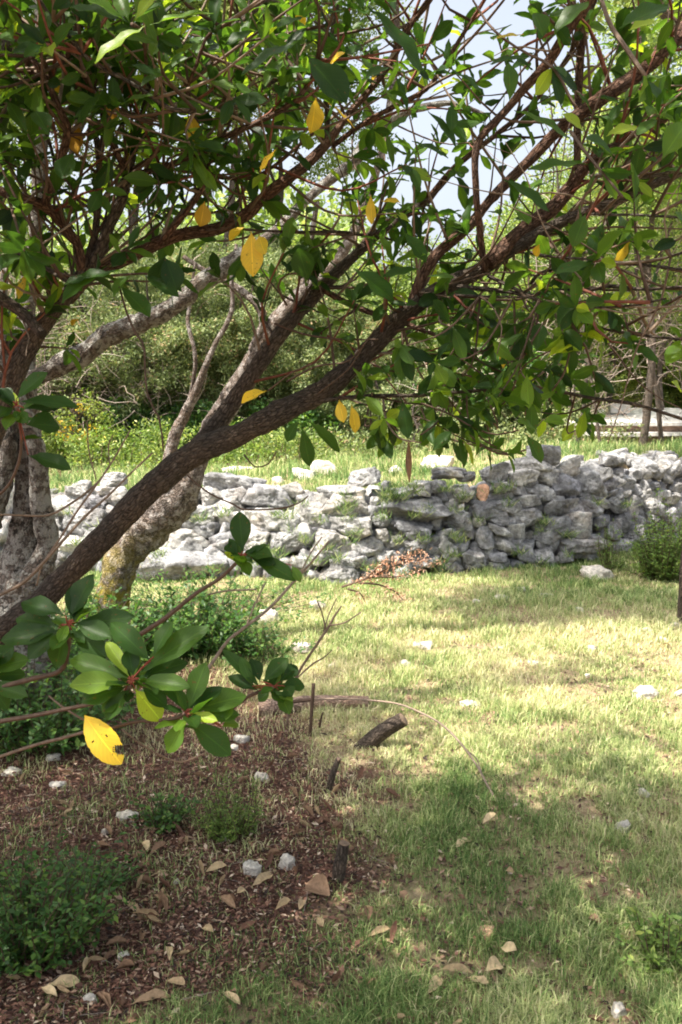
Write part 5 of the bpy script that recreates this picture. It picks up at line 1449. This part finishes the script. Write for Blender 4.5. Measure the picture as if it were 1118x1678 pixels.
plant('grass_tuft', 'green herb tuft growing out of the wall near its right end', 'plant', 1000, 935, 0.2, 0.36, 40, M_LIME, 11, 0.03, 0.008, 20)
# yellow-green plant beyond the wall
g = np.random.default_rng(90)
x, Y = (125 - CX) / F * 11.8, 11.8
o = empty('flowering_shrub', (x, Y, zg(x, Y)))
tag(o, 'small yellow-leaved shrub behind the wall at the left', 'shrub')
mb = MB()
for k in range(10):
    tube(mb, [(x + g.normal() * 0.05, Y, zg(x, Y)), (x + g.normal() * 0.2, Y + g.normal() * 0.1, zg(x, Y) + 0.35), (x + g.normal() * 0.3, Y + g.normal() * 0.1, zg(x, Y) + 0.75)], [0.008, 0.006, 0.003], sides=5, step=0.1, rough=0)
mb.build('stems', M_TWIG, o)
mb = MB()
clumps(mb, np.array([x, Y, zg(x, Y) + 0.5]) + rdir(26, g) * np.array([0.42, 0.25, 0.35]), 0.1, 60, 0.05, 0.026, g, (0.8, 0.2))
tag(mb.build('foliage', M_LIME, o), kind='stuff')
mb = MB()
clumps(mb, np.array([x + 0.1, Y - 0.15, zg(x, Y) + 0.55]) + rdir(16, g) * np.array([0.3, 0.15, 0.25]), 0.05, 9, 0.04, 0.028, g, (0.7, 0.2))
tag(mb.build('yellow_leaves', M_YEL, o), kind='stuff')

# low bright growth along the foot of the junipers
g = np.random.default_rng(222)
LG = ['low bright green weeds at the far left behind the wall', 'low bright weeds right of the yellow-leaved shrub', 'bright low weeds under the pale stems behind the wall', 'bright low weeds behind the leaning trunk fork', 'low weeds behind the flat white slab on the terrace', 'low weeds behind the squarish terrace block', 'low weeds in front of the short dark sapling stems', 'low weeds under the reddish dead brush', 'low weeds behind the wide pale terrace block', 'low weeds left of the pale concrete ledge']
for i, (px, Y, wd, h) in enumerate([(60, 11.6, 1.3, 0.5), (185, 11.4, 1.2, 0.62), (285, 11.6, 1.3, 0.66), (390, 11.8, 1.2, 0.6), (465, 12.0, 1.2, 0.5), (545, 12.4, 1.2, 0.42), (630, 12.6, 1.2, 0.4), (715, 12.8, 1.2, 0.4), (800, 12.6, 1.2, 0.45), (885, 12.4, 1.2, 0.5)]):
    x = (px - CX) / F * Y
    z = zg(x, Y)
    o = empty('weeds', (x, Y, z))
    tag(o, LG[i], 'weeds', 'low weeds behind the wall')
    st, lf = MB(), MB()
    n = 60
    c = np.stack([x + g.normal(0, wd * 0.42, n), Y + g.normal(0, 0.45, n), z + h * 0.8 * g.random(n) ** 1.6], -1)
    for k in range(30):
        tube(st, [(c[k][0] + g.normal() * 0.05, c[k][1], z - 0.02), c[k]], [0.006, 0.002], sides=4, step=0.3, rough=0, cap=False)
    st.build('stems', M_TWIG, o)
    clumps(lf, c, (0.13, 0.12, 0.07), 44, 0.05, 0.022, g, (0.5, 0.25))
    tag(lf.build('foliage', (M_LIME if i in (1, 3) else M_BGL if i < 5 else M_JUN), o), kind='stuff')

# tufts rooted in the joints of the wall
mb = MB()
for k in range(85):
    px = g.uniform(60, 1100) if k % 3 else g.uniform(420, 760)
    c = on_face(px, g.uniform(790, 945))
    if not 0.02 < c[2] < 0.75:
        continue
    n = int(g.integers(25, 60))
    b = c + np.stack([g.normal(0, 0.035, n), g.normal(-0.06, 0.02, n), g.normal(0, 0.015, n)], -1)
    d = unit(rdir(n, g) * np.array([0.9, 0.7, 0.4]) + np.array([0, -0.35, 0.75]))
    diamonds(mb, b, d, rdir(n, g), g.uniform(0.04, 0.13, n), 0.006, np.clip(g.normal(0.42, 0.2, n), 0, 1))
tag(mb.build('wall_grass', M_GRASS, smooth_shade=False), 'wisps of grass sprouting between the stones of the wall', 'grass', kind='stuff')

# ------------------------------------------------------------------ cut logs, sticks, bare shoots
def log(name, label, cat, a, b, ra, rb, mat, cut, seed):
    a, b = np.array(a), np.array(b)
    o = empty(name, (a + b) / 2)
    tag(o, label, cat)
    mb = MB()
    m = (a + b) / 2 + np.array([0, 0, 0.012])
    tube(mb, [a, m, b], [ra, (ra + rb) / 2 * 1.05, rb], sides=18, step=0.01, rough=0.07, seed=seed, cap=False)
    mb.build('bark', mat, o)
    cm = MB()
    for e, d, r in ((b, unit(b - a), rb),):
        tube(cm, [e - d * 0.01, e, e + d * 0.002], [r * 0.93, r * 0.95, r * 0.90], sides=18, step=0.004, rough=0.03, seed=seed + 2)
    cm.build('cut_end', cut, o)
    return o


mc = NT('cut_wood')
ring = mc.noise(mc.coord('Object'), 60, 4, 0.6)
mc.set(Base_Color=mc.ramp(ring, [(0.3, rgb(0.10, 0.065, 0.045)), (0.7, rgb(0.26, 0.18, 0.12))]), Roughness=0.9)
M_PINK = mat_bark('bare_pink_wood', rgb(0.20, 0.13, 0.10), rgb(0.42, 0.30, 0.24), rgb(0.55, 0.42, 0.34))
q0, q1 = gpt(425, 1172), gpt(604, 1160)
log('cut_log', 'short pinkish grey cut log lying crosswise beside the upright stick', 'log', q0 + [0, 0, 0.035], q1 + [0, 0, 0.03], 0.036, 0.026, M_PINK, mc.m, 5)
q0, q1 = gpt(585, 1222), gpt(668, 1186)
log('cut_stump', 'dark cut stub slanting out of the grass, right of the upright stick', 'stump', q0 + [0, 0, -0.03], P(661, 1178, q0[1] - 0.04), 0.034, 0.030, M_BARK, mc.m, 6)
q0 = gpt(535, 1300)
log('cut_stump', 'short thin stub with pale cut top, in the litter below the slanting stub', 'stump', q0 + [0, 0, -0.02], P(555, 1243, q0[1]), 0.012, 0.010, M_BARK, M_PINK, 7)
q0 = gpt(553, 1440)
log('cut_stump', 'dark short stub standing in deep shade between litter and grass', 'stump', q0 + [0, 0, -0.02], P(564, 1382, q0[1]), 0.022, 0.017, M_BARK, mc.m, 8)


def sticks(name, label, cat, runs, c=0.35, mat=None):
    mb = MB()
    first = None
    for Y0, Y1, pts in runs:
        p, r = limb_pts(pts, Y0, Y1, 0.03, len(pts))
        r = r * 0.75
        if first is None:
            first = p[0]
        tube(mb, p, r, sides=8, step=0.012, rough=0.1, c=(c, 0, 0), seed=len(pts))
    return tag(mb.build(name, mat or M_TWIG, loc=first), label, cat)


Ys = gpt(512, 1206)[1]
sticks('upright_stick', 'thin broken stick standing upright beside the pinkish log, with a stub across it', 'stick', [(Ys, Ys, [(508, 1207, 8), (510, 1180, 8), (514, 1120, 8)]), (Ys, Ys, [(470, 1151, 8), (495, 1148, 9), (512, 1146, 8)]), (Ys, Ys - 0.03, [(524, 1192, 5), (526, 1180, 5), (529, 1168, 4)])])
Y1 = gpt(818, 1318)[1]
sticks('arched_twig', 'long thin bare twig arching over the sunlit grass from the upright stick', 'twig', [(Ys, Y1, [(512, 1146, 4.5), (560, 1145, 4.5), (600, 1147, 4.6), (650, 1153, 4.8), (690, 1168, 5), (725, 1188, 5), (755, 1218, 5), (780, 1252, 5), (798, 1285, 5), (818, 1320, 5)]), (Y1 + .2, Y1 + .1, [(762, 1228, 4), (778, 1240, 3), (785, 1252, 3), (790, 1272, 3)]),
    (Y1, gpt(990, 1408)[1], [(815, 1318, 4), (860, 1355, 4), (900, 1372, 4), (950, 1388, 4), (990, 1408, 3)]), (Y1, gpt(880, 1400)[1], [(818, 1320, 3), (850, 1370, 3), (880, 1400, 3)])], 0.75)
Yd = 3.2
sticks('bare_shoot', 'leafless forked shoot rising beside the bluish leafy shoot above the logs', 'twig', [(Yd, Yd, [(470, 1190, 6), (478, 1130, 6), (492, 1098, 6), (520, 1055, 6), (538, 1028, 6), (548, 1010, 5), (560, 993, 3)]), (Yd, Yd, [(478, 1120, 4), (510, 1090, 4), (530, 1078, 3), (545, 1065, 2)]), (Yd, Yd - .05, [(534, 1032, 4), (528, 1005, 3), (520, 985, 3)]), (Yd, Yd, [(540, 1025, 4), (565, 1020, 3), (592, 1003, 3)]), (Yd, Yd, [(530, 1035, 3), (540, 1005, 3), (552, 980, 2)])], 0.6)
sticks('bare_branch', 'long bare grey branch slanting up from the leaf clusters toward the foot of the wall', 'branch', [(2.6, 3.0, [(300, 1150, 8), (345, 1090, 8), (372, 1052, 7), (396, 1032, 7), (442, 996, 7), (478, 957, 6), (503, 930, 5), (539, 887, 4)]), (2.9, 3.0, [(405, 1022, 4), (418, 990, 4), (435, 955, 4)]), (2.9, 2.9, [(340, 975, 3), (372, 968, 4), (420, 966, 4)]), (2.9, 3.0, [(490, 945, 4), (510, 905, 3), (528, 880, 3)])], 0.7)
sticks('bare_branch', 'bare forked branch rising in front of the leaning trunk foot at the left', 'branch', [(2.2, 2.3, [(-40, 1000, 8), (0, 975, 8), (43, 951, 8), (90, 901, 7), (136, 850, 6), (180, 810, 5), (215, 775, 4), (250, 742, 4)]), (2.25, 2.3, [(60, 960, 5), (70, 925, 4), (100, 880, 5), (125, 840, 5), (160, 792, 5), (185, 755, 4), (213, 706, 4)]), (2.2, 2.3, [(-20, 843, 5), (30, 844, 5), (79, 844, 5), (118, 824, 5), (150, 800, 5), (165, 785, 4)]), (2.3, 2.3, [(158, 786, 3), (146, 740, 3), (143, 690, 2)]), (2.3, 2.3, [(180, 760, 3), (178, 730, 3), (186, 712, 2)])], 0.62)
sticks('bare_twig', 'thin bare twig hanging from the leaning trunk across the top of the wall', 'twig', [(2.4, 2.2, [(306, 778, 4), (343, 808, 4), (380, 825, 4), (403, 835, 4), (460, 833, 4), (490, 824, 3), (505, 813, 3)])], 0.4)
sticks('bare_twig', 'low bare twig crossing under the big yellow leaf', 'twig', [(1.4, 1.4, [(-30, 1250, 8), (54, 1222, 8), (100, 1210, 8), (136, 1200, 7), (180, 1186, 6)]), (1.45, 1.5, [(200, 1195, 4), (240, 1225, 4), (293, 1248, 4), (340, 1233, 3)]), (1.4, 1.38, [(80, 1140, 4), (105, 1160, 5), (138, 1180, 5)])], 0.55)
mb = MB()
tube(mb, [P(670, 722, 2.3), P(670, 760, 2.3), P(671, 790, 2.3)], [0.0015, 0.0085, 0.0015], sides=10, step=0.005, rough=0.1, c=(0.3, 0, 0))
tube(mb, [P(668, 716, 2.3), P(670, 722, 2.3), P(670, 735, 2.3)], [0.001, 0.0012, 0.001], sides=5, step=0.01, rough=0)
tag(mb.build('hanging_pod', M_DRY, loc=P(670, 722, 2.3)), 'narrow curled brown leaf hanging straight down over the wall top', 'dead leaf')

# rusty dead branch at the foot of the wall
g = np.random.default_rng(66)
yb = gpt(600, 985)[1]
mb, lf = MB(), MB()
RB = [[(560, 962), (600, 948), (640, 930), (680, 918), (722, 926)], [(600, 948), (625, 925), (660, 912), (700, 905)], [(590, 955), (620, 958), (645, 968), (660, 982)], [(570, 965), (590, 972), (598, 985)], [(610, 945), (650, 945), (690, 935)]]
o = empty('dead_branch', gpt(560, 985))
tag(o, 'rust-coloured dead branch lying against the foot of the wall', 'branch')
for r_ in RB:
    p = np.array([P(a, b, yb - 0.12 + 0.02 * k) for k, (a, b) in enumerate(r_)])
    q = tube(mb, p, np.linspace(0.008, 0.003, len(p)), sides=6, step=0.03, rough=0.1, c=(0.3, 0, 0))
    c = q[np.arange(len(q)) > 2]
    clumps(lf, c, (0.03, 0.04, 0.02), 8, 0.03, 0.010, g, (0.6, 0.25))
mb.build('twigs', M_TWIG, o)
tag(lf.build('dead_foliage', M_RUST, o), kind='stuff')

# pale concrete ledge of a low ruin at the right, behind the wall
mcon = NT('pale_plaster')
ob = mcon.coord('Object')
n1 = mcon.noise(ob, 3, 6, 0.7)
n2 = mcon.noise(ob, 30, 5, 0.7)
cc = mcon.ramp(n1, [(0.3, rgb(0.55, 0.50, 0.45)), (0.6, rgb(0.80, 0.77, 0.73))])
mcon.set(Base_Color=mcon.mix(0.5, cc, mcon.mix(1.0, cc, mcon.ramp(n2, [(0.3, 0.6), (0.7, 1.15)]), 'MULTIPLY')), Roughness=0.9, Normal=mcon.bump(n2, 0.4, 0.01))
mbr = NT('earthy_masonry')
ob = mbr.coord('Object')
bk = mbr.n('ShaderNodeTexBrick', Vector=mbr.mapping(ob, (1, 1, 1)))
bk.inputs['Scale'].default_value = 3.0
n1 = mbr.noise(ob, 9, 6, 0.7)
mbr.set(Base_Color=mbr.ramp(n1, [(0.3, rgb(0.20, 0.13, 0.10)), (0.55, rgb(0.42, 0.29, 0.22)), (0.75, rgb(0.58, 0.44, 0.35))]), Roughness=0.95, Normal=mbr.bump(n1, 0.8, 0.03))


def block(mb, x0, x1, y0, y1, z0, z1, jit=0.02, seed=0, top_tilt=0.0):
    """weathered block: subdivided box with uneven faces"""
    g = np.random.default_rng(seed)
    n = [max(2, int((x1 - x0) / 0.12)), max(2, int((y1 - y0) / 0.12)), max(2, int((z1 - z0) / 0.08))]
    def face(o, u, v, nu, nv):
        U, V = np.meshgrid(np.linspace(0, 1, nu + 1), np.linspace(0, 1, nv + 1), indexing='ij')
        p = (np.array(o)[None, None] + U[..., None] * np.array(u) + V[..., None] * np.array(v)).reshape(-1, 3)
        nz = np.stack([fbm(p * 2.5, seed + k, 3) for k in range(3)], -1)
        p = p + nz * jit
        idx = np.arange((nu + 1) * (nv + 1)).reshape(nu + 1, nv + 1)
        f = np.stack([idx[:-1, :-1], idx[1:, :-1], idx[1:, 1:], idx[:-1, 1:]], -1).reshape(-1, 4)
        mb.add(p, f)
    dx, dy, dz = (x1 - x0, 0, 0), (0, y1 - y0, top_tilt), (0, 0, z1 - z0)
    face((x0, y0, z0), dx, dz, n[0], n[2])
    face((x1, y0, z0), (0, y1 - y0, 0), (0, 0, z1 - z0), n[1], n[2])
    face((x0, y0, z1), dx, dy, n[0], n[1])
    face((x0, y1, z0), (0, y0 - y1, 0), dz, n[1], n[2])
    face((x1, y1, z0), (x0 - x1, 0, 0), (0, 0, z1 - z0 + top_tilt), n[0], n[2])


Yr = 12.6
pa, pb = P(948, 722, Yr), P(1240, 722, Yr)
zt = P(948, 692, Yr)[2]
zl = P(948, 708, Yr)[2]
o = empty('low_ruin', (pa[0], Yr, pa[2]))
tag(o, 'low ruined masonry box with a pale slab top, behind the right end of the wall', 'ruin')
mb = MB(); block(mb, pa[0] - 0.05, pb[0], Yr + 0.05, Yr + 2.0, 0.4, zt - 0.05, 0.02, 3); mb.build('masonry', mbr.m, o)
mb = MB(); block(mb, pa[0] - 0.12, pb[0], Yr - 0.05, Yr + 2.1, zt - 0.045, zt, 0.01, 4, top_tilt=0.16); mb.build('slab_top', mcon.m, o)
mb = MB(); block(mb, pa[0] + 0.05, pb[0], Yr - 0.12, Yr + 0.02, zl - 0.05, zl, 0.012, 5); mb.build('ledge', mcon.m, o)
pc = P(1000, 680, Yr + 1.0)
mb = MB(); block(mb, pc[0], pc[0] + 0.3, Yr + 1.0, Yr + 1.3, zt + 0.1, zt + 0.24, 0.01, 6); mb.build('raised_block', mcon.m, o)

# ------------------------------------------------------------------ grass, litter, fallen leaves
def in_view(x, y, m=0.09):
    return np.abs(x) < (0.375 + m) * y + 0.15


def grass_field(name, n, ymin, ymax, seed, dens_fn, hs=1.0, wide=1.0, green=0.0):
    g = np.random.default_rng(seed)
    u = g.random(n)
    y = ymin * (ymax / ymin) ** u
    x = g.uniform(-1, 1, n) * (0.50 * y + 0.45)
    keep = g.random(n) < dens_fn(x, y)
    x, y = x[keep], y[keep]
    # tufts
    tx = fbm(np.stack([x * 9, y * 9, 0 * x], -1), 50, 2)
    keep = g.random(len(x)) < np.clip(0.75 + tx * 0.6, 0.15, 1)
    x, y, tx = x[keep], y[keep], tx[keep]
    n = len(x)
    z = ground_z(x, y)
    big = fbm(np.stack([x * 1.1, y * 1.1, 0 * x], -1), 61, 3)
    h = (0.016 + 0.042 * g.random(n) ** 1.8) * hs * (1 + 0.5 * np.clip(big, -0.8, 1)) * (1 + 0.35 * tx)
    a = g.uniform(0, 2 * np.pi, n)
    lean_ = g.uniform(0.15, 1.1, n)
    d = np.stack([np.cos(a), np.sin(a), 0 * a], -1)
    s = np.stack([-np.sin(a + g.normal(0, 0.5, n)), np.cos(a), 0 * a], -1)
    wd = (0.0005 + 0.00030 * y) * g.uniform(0.7, 1.3, n) * wide
    b = np.stack([x, y, z - 0.003], -1)
    up = np.array([0, 0, 1.0])
    m1 = b + d * (h * lean_ * 0.3)[:, None] + up * (h * 0.6)[:, None]
    tp = b + d * (h * lean_)[:, None] + up * (h * (1 - 0.25 * lean_))[:, None]
    v = np.stack([b - s * wd[:, None], b + s * wd[:, None], m1 + s * (wd * 0.8)[:, None], m1 - s * (wd * 0.8)[:, None], tp], 1)
    f4 = np.arange(n)[:, None] * 5 + np.array([0, 1, 2, 3])
    f3 = np.arange(n)[:, None] * 5 + np.array([3, 2, 4])
    # dry in the open, greener under trees; clearing also paler, its sunlight put into the colour
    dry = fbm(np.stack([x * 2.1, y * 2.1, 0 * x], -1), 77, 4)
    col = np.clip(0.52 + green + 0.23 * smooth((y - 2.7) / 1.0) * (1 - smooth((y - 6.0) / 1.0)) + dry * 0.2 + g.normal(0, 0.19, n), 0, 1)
    mb = MB()
    c = np.zeros((n, 5, 3))
    c[:, :, 0] = col[:, None]
    mb.add(v.reshape(-1, 3), f4, f3, c=c.reshape(-1, 3))
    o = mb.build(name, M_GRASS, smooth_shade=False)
    return tag(o, kind='stuff')


def dens_front(x, y):
    d = y - ywall(x)
    m = np.where(d < 0.15, 1.0, 0.0)
    l = litter_mask(x, y)
    return m * (0.16 + 0.84 * (1 - l) ** 1.3) * np.where(y < 2.7, 0.75, 1.0)


def dens_back(x, y):
    d = y - ywall(x)
    return np.where(d > 1.0, 1.0, 0.0)


def dry_wall(x, y):
    return 0


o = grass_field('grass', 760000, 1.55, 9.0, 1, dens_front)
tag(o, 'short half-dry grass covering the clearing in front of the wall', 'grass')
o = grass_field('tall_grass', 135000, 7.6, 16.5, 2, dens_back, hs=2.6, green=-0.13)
tag(o, 'longer pale green grass on the ground behind the wall', 'grass')
# tufts in the wall's joints and at its foot
o = grass_field('grass', 50000, 6.4, 8.8, 3, lambda x, y: np.where((y - ywall(x) > -0.45) & (y - ywall(x) < 1.2), 0.8, 0.0) * np.clip(0.5 + fbm(np.stack([x * 2, y * 2, 0 * x], -1), 88, 2), 0, 1), hs=1.7, green=-0.05)
tag(o, 'tufts of grass growing at the foot and in the joints of the wall', 'grass')


def scatter_litter(name, n, seed, dens_fn, L0, L1, ymin, ymax):
    g = np.random.default_rng(seed)
    y = ymin * (ymax / ymin) ** g.random(n)
    x = g.uniform(-0.47, 0.47, n) * y
    k = g.random(n) < dens_fn(x, y)
    x, y = x[k], y[k]
    n = len(x)
    z = ground_z(x, y) + g.uniform(0.001, 0.014, n)
    a = g.uniform(0, 6.28, n)
    d = np.stack([np.cos(a), np.sin(a), g.normal(0, 0.22, n)], -1)
    nn = np.stack([g.normal(0, 0.3, n), g.normal(0, 0.3, n), np.ones(n)], -1)
    L = g.uniform(L0, L1, n)
    mb = MB()
    diamonds(mb, np.stack([x, y, z], -1), d, nn, L, L * g.uniform(0.25, 0.55, n), np.clip(g.normal(0.34, 0.26, n) + 0.35 * (g.random(n) < 0.08), 0, 1))
    return mb.build(name, M_LITTER, smooth_shade=False)


o = scatter_litter('leaf_litter', 130000, 5, lambda x, y: 0.03 + 0.97 * litter_mask(x, y), 0.005, 0.022, 1.55, 6.0)
tag(o, 'carpet of small brown and reddish fallen leaf scraps under the tree', 'leaf litter', kind='stuff')
o = scatter_litter('leaf_litter', 22000, 6, lambda x, y: np.where((y < ywall(x)), 0.7, 0.0), 0.012, 0.034, 1.55, 7.0)
tag(o, 'thin scatter of pale dead leaf scraps among the grass', 'leaf litter', kind='stuff')
# twiglets on the litter
g = np.random.default_rng(12)
mb = MB()
for k in range(900):
    y = 1.6 * (5.0 / 1.6) ** g.random()
    x = g.uniform(-0.46, 0.3) * y
    if g.random() > litter_mask(np.array([x]), np.array([y]))[0]:
        continue
    a = g.uniform(0, 6.28)
    L = g.uniform(0.02, 0.09)
    z = zg(x, y) + 0.006
    e = np.array([math.cos(a), math.sin(a), g.normal() * 0.15]) * L
    tube(mb, [(x, y, z), np.array([x, y, z]) + e * 0.5 + g.normal(size=3) * 0.003, np.array([x, y, z]) + e], [0.0012, 0.001, 0.0006], sides=4, step=0.03, rough=0, c=(g.uniform(0.1, 0.8), 0, 0), cap=False)
tag(mb.build('twig_litter', M_DEAD), 'tiny dry twigs strewn over the leaf litter', 'twig litter', kind='stuff')

# the larger fallen leaves, each its own thing: base px, tip px, width px, tone, label
FL = [
    ((120, 1535), (158, 1560), 16, 0.85, 'pale tan leaf slanting down among grass stems at lower left'), ((82, 1575), (120, 1566), 13, 0.7, 'narrow tan leaf just under the slanting pale one at lower left'),
    ((136, 1602), (152, 1580), 12, 0.8, 'small upturned tan leaf at lower left'), ((80, 1622), (134, 1618), 22, 0.85, 'broad pale curled leaf near the bottom left corner'), ((68, 1628), (92, 1640), 14, 1.0, 'yellowish leaf at the left of the broad pale curled leaf'),
    ((232, 1388), (243, 1402), 13, 1.0, 'small yellow leaf standing on the dark litter'), ((335, 1438), (372, 1432), 14, 0.85, 'tan leaf left of the pair of white stones'), ((412, 1462), (450, 1438), 16, 0.7, 'long tan leaf pointing up toward the upright white stone'),
    ((388, 1472), (402, 1470), 10, 0.8, 'tiny pale leaf below the pair of white stones'), ((360, 1478), (385, 1497), 14, 0.4, 'reddish leaf below the left white stone'), ((500, 1455), (540, 1478), 34, 0.35, 'broad pinkish tan leaf at the edge of grass and litter'),
    ((450, 1500), (478, 1492), 13, 0.7, 'tan leaf in the grass left of the broad pinkish leaf'), ((490, 1500), (496, 1486), 12, 0.65, 'small upright tan leaf below the broad pinkish leaf'), ((520, 1512), (532, 1538), 11, 0.8, 'narrow tan leaf pointing down below the broad pinkish leaf'),
    ((275, 1560), (279, 1582), 11, 0.95, 'upright yellow tan leaf among grass at lower centre left'), ((272, 1615), (305, 1634), 18, 0.6, 'brown tan leaf low at the centre left'), ((215, 1655), (282, 1640), 18, 0.5, 'long reddish curled leaf near the bottom'),
    ((364, 1635), (394, 1658), 14, 0.8, 'narrow tan leaf slanting down near the bottom, left of centre'), ((205, 1486), (230, 1502), 12, 0.6, 'tan leaf on dark litter left of centre'), ((252, 1475), (270, 1492), 12, 0.4, 'brown leaf beside a tan one on the dark litter'),
    ((330, 1530), (350, 1538), 13, 0.7, 'pale brown leaf in thin grass at lower centre'), ((340, 1382), (358, 1372), 15, 0.4, 'brown leaf at the foot of the feathery plant'), ((245, 1408), (274, 1392), 12, 0.3, 'red brown leaf right of the small yellow one'),
    ((215, 1504), (262, 1510), 10, 0.55, 'thin long brown leaf on the dark litter'), ((820, 1562), (846, 1572), 20, 0.95, 'cream leaf lit by sun near the bottom right'), ((795, 1600), (825, 1588), 24, 0.9, 'broad cream leaf beside another near the bottom right'),
    ((718, 1598), (775, 1604), 14, 0.7, 'long tan leaf left of the broad cream leaf'), ((765, 1610), (802, 1630), 16, 0.8, 'tan leaf slanting down under the broad cream leaf'), ((700, 1640), (722, 1615), 18, 0.85, 'pinkish cream leaf near the bottom centre'), ((745, 1398), (772, 1380), 16, 0.95, 'cream leaf in the grass left of the dark shade patch'),
    ((790, 1358), (812, 1346), 12, 1.0, 'yellow leaf at the end of the arched twig'), ((668, 1222), (672, 1254), 7, 0.6, 'thin reddish leaf stalk in the grass right of the slanting stub'), ((828, 1434), (842, 1440), 10, 0.5, 'small brown leaf in the shaded grass at right'), ((960, 1515), (985, 1525), 14, 0.3, 'reddish leaf in shade at lower right'),
    ((600, 1492), (605, 1515), 14, 0.3, 'little red brown leaf in the shaded grass near the centre'), ((655, 1468), (668, 1482), 12, 0.35, 'small reddish leaf in sunlit gap at lower centre'), ((1085, 1060), (1100, 1066), 8, 0.6, 'small tan leaf in the grass at the right edge'), ((600, 1545), (640, 1540), 13, 0.75, 'tan leaf half buried in the grass below centre'),
]
for i, (b, t, wpx, v, lab) in enumerate(FL):
    B, Tt = gpt(*b), gpt(*t)
    B = B + [0, 0, 0.016]
    Tt = Tt + [0, 0, 0.02 + 0.01 * R.random()]
    L = max(float(np.linalg.norm(Tt - B)), 0.025)
    if L > 0.11:
        Tt = B + (Tt - B) * 0.11 / L
        L = 0.11
    mb = MB()
    leaves(mb, B, Tt - B, np.array([R.uniform(-0.4, 0.4), -0.35, 1.0]), L, max(wpx * B[1] / F * 1.15, 0.012), R.uniform(-0.15, 0.3), R.uniform(0.2, 0.7), v)
    tag(mb.build('fallen_leaf', M_DRY, loc=B), lab, 'leaf', 'large fallen leaves')

# many more ordinary fallen leaves, copies of a few shapes
FG = 'ordinary fallen leaves strewn under the tree'
protos = []
for k in range(7):
    mb = MB()
    L = 0.028 + 0.007 * k
    leaves(mb, (0, 0, 0.004), np.array([1.0, 0, 0.05]), np.array([0, R.uniform(-0.3, 0.3), 1.0]), L, L * (0.25 + 0.03 * (k % 3)), R.uniform(-0.6, 0.6), R.uniform(0.5, 1.5), [0.0, 0.45, 0.15, 0.65, 0.3, 0.05, 0.35][k])
    protos.append(mb.build('fallen_leaf', M_DRY))
g = np.random.default_rng(15)
cnt = 0
while cnt < 255:
    y = 1.75 * (4.2 / 1.75) ** g.random()
    x = g.uniform(-0.42, 0.42) * y
    near = 0.35 if y < 2.8 else 0.0
    if fbm([[x * 3.2, y * 3.2, 0]], 31, 2)[0] < g.uniform(-0.5, 0.5):
        continue
    if g.random() > max(litter_mask(np.array([x]), np.array([y]))[0], near):
        continue
    o = protos[cnt] if cnt < 7 else protos[cnt % 7].copy()
    if cnt >= 7:
        COL.objects.link(o)
    o.location = (x, y, zg(x, y) + 0.006)
    o.rotation_euler = (g.normal() * 0.5, g.normal() * 0.3, g.uniform(0, 6.28))
    tag(o, 'ordinary narrow dry brown leaf, one of many strewn over the ground', 'leaf', FG)
    cnt += 1
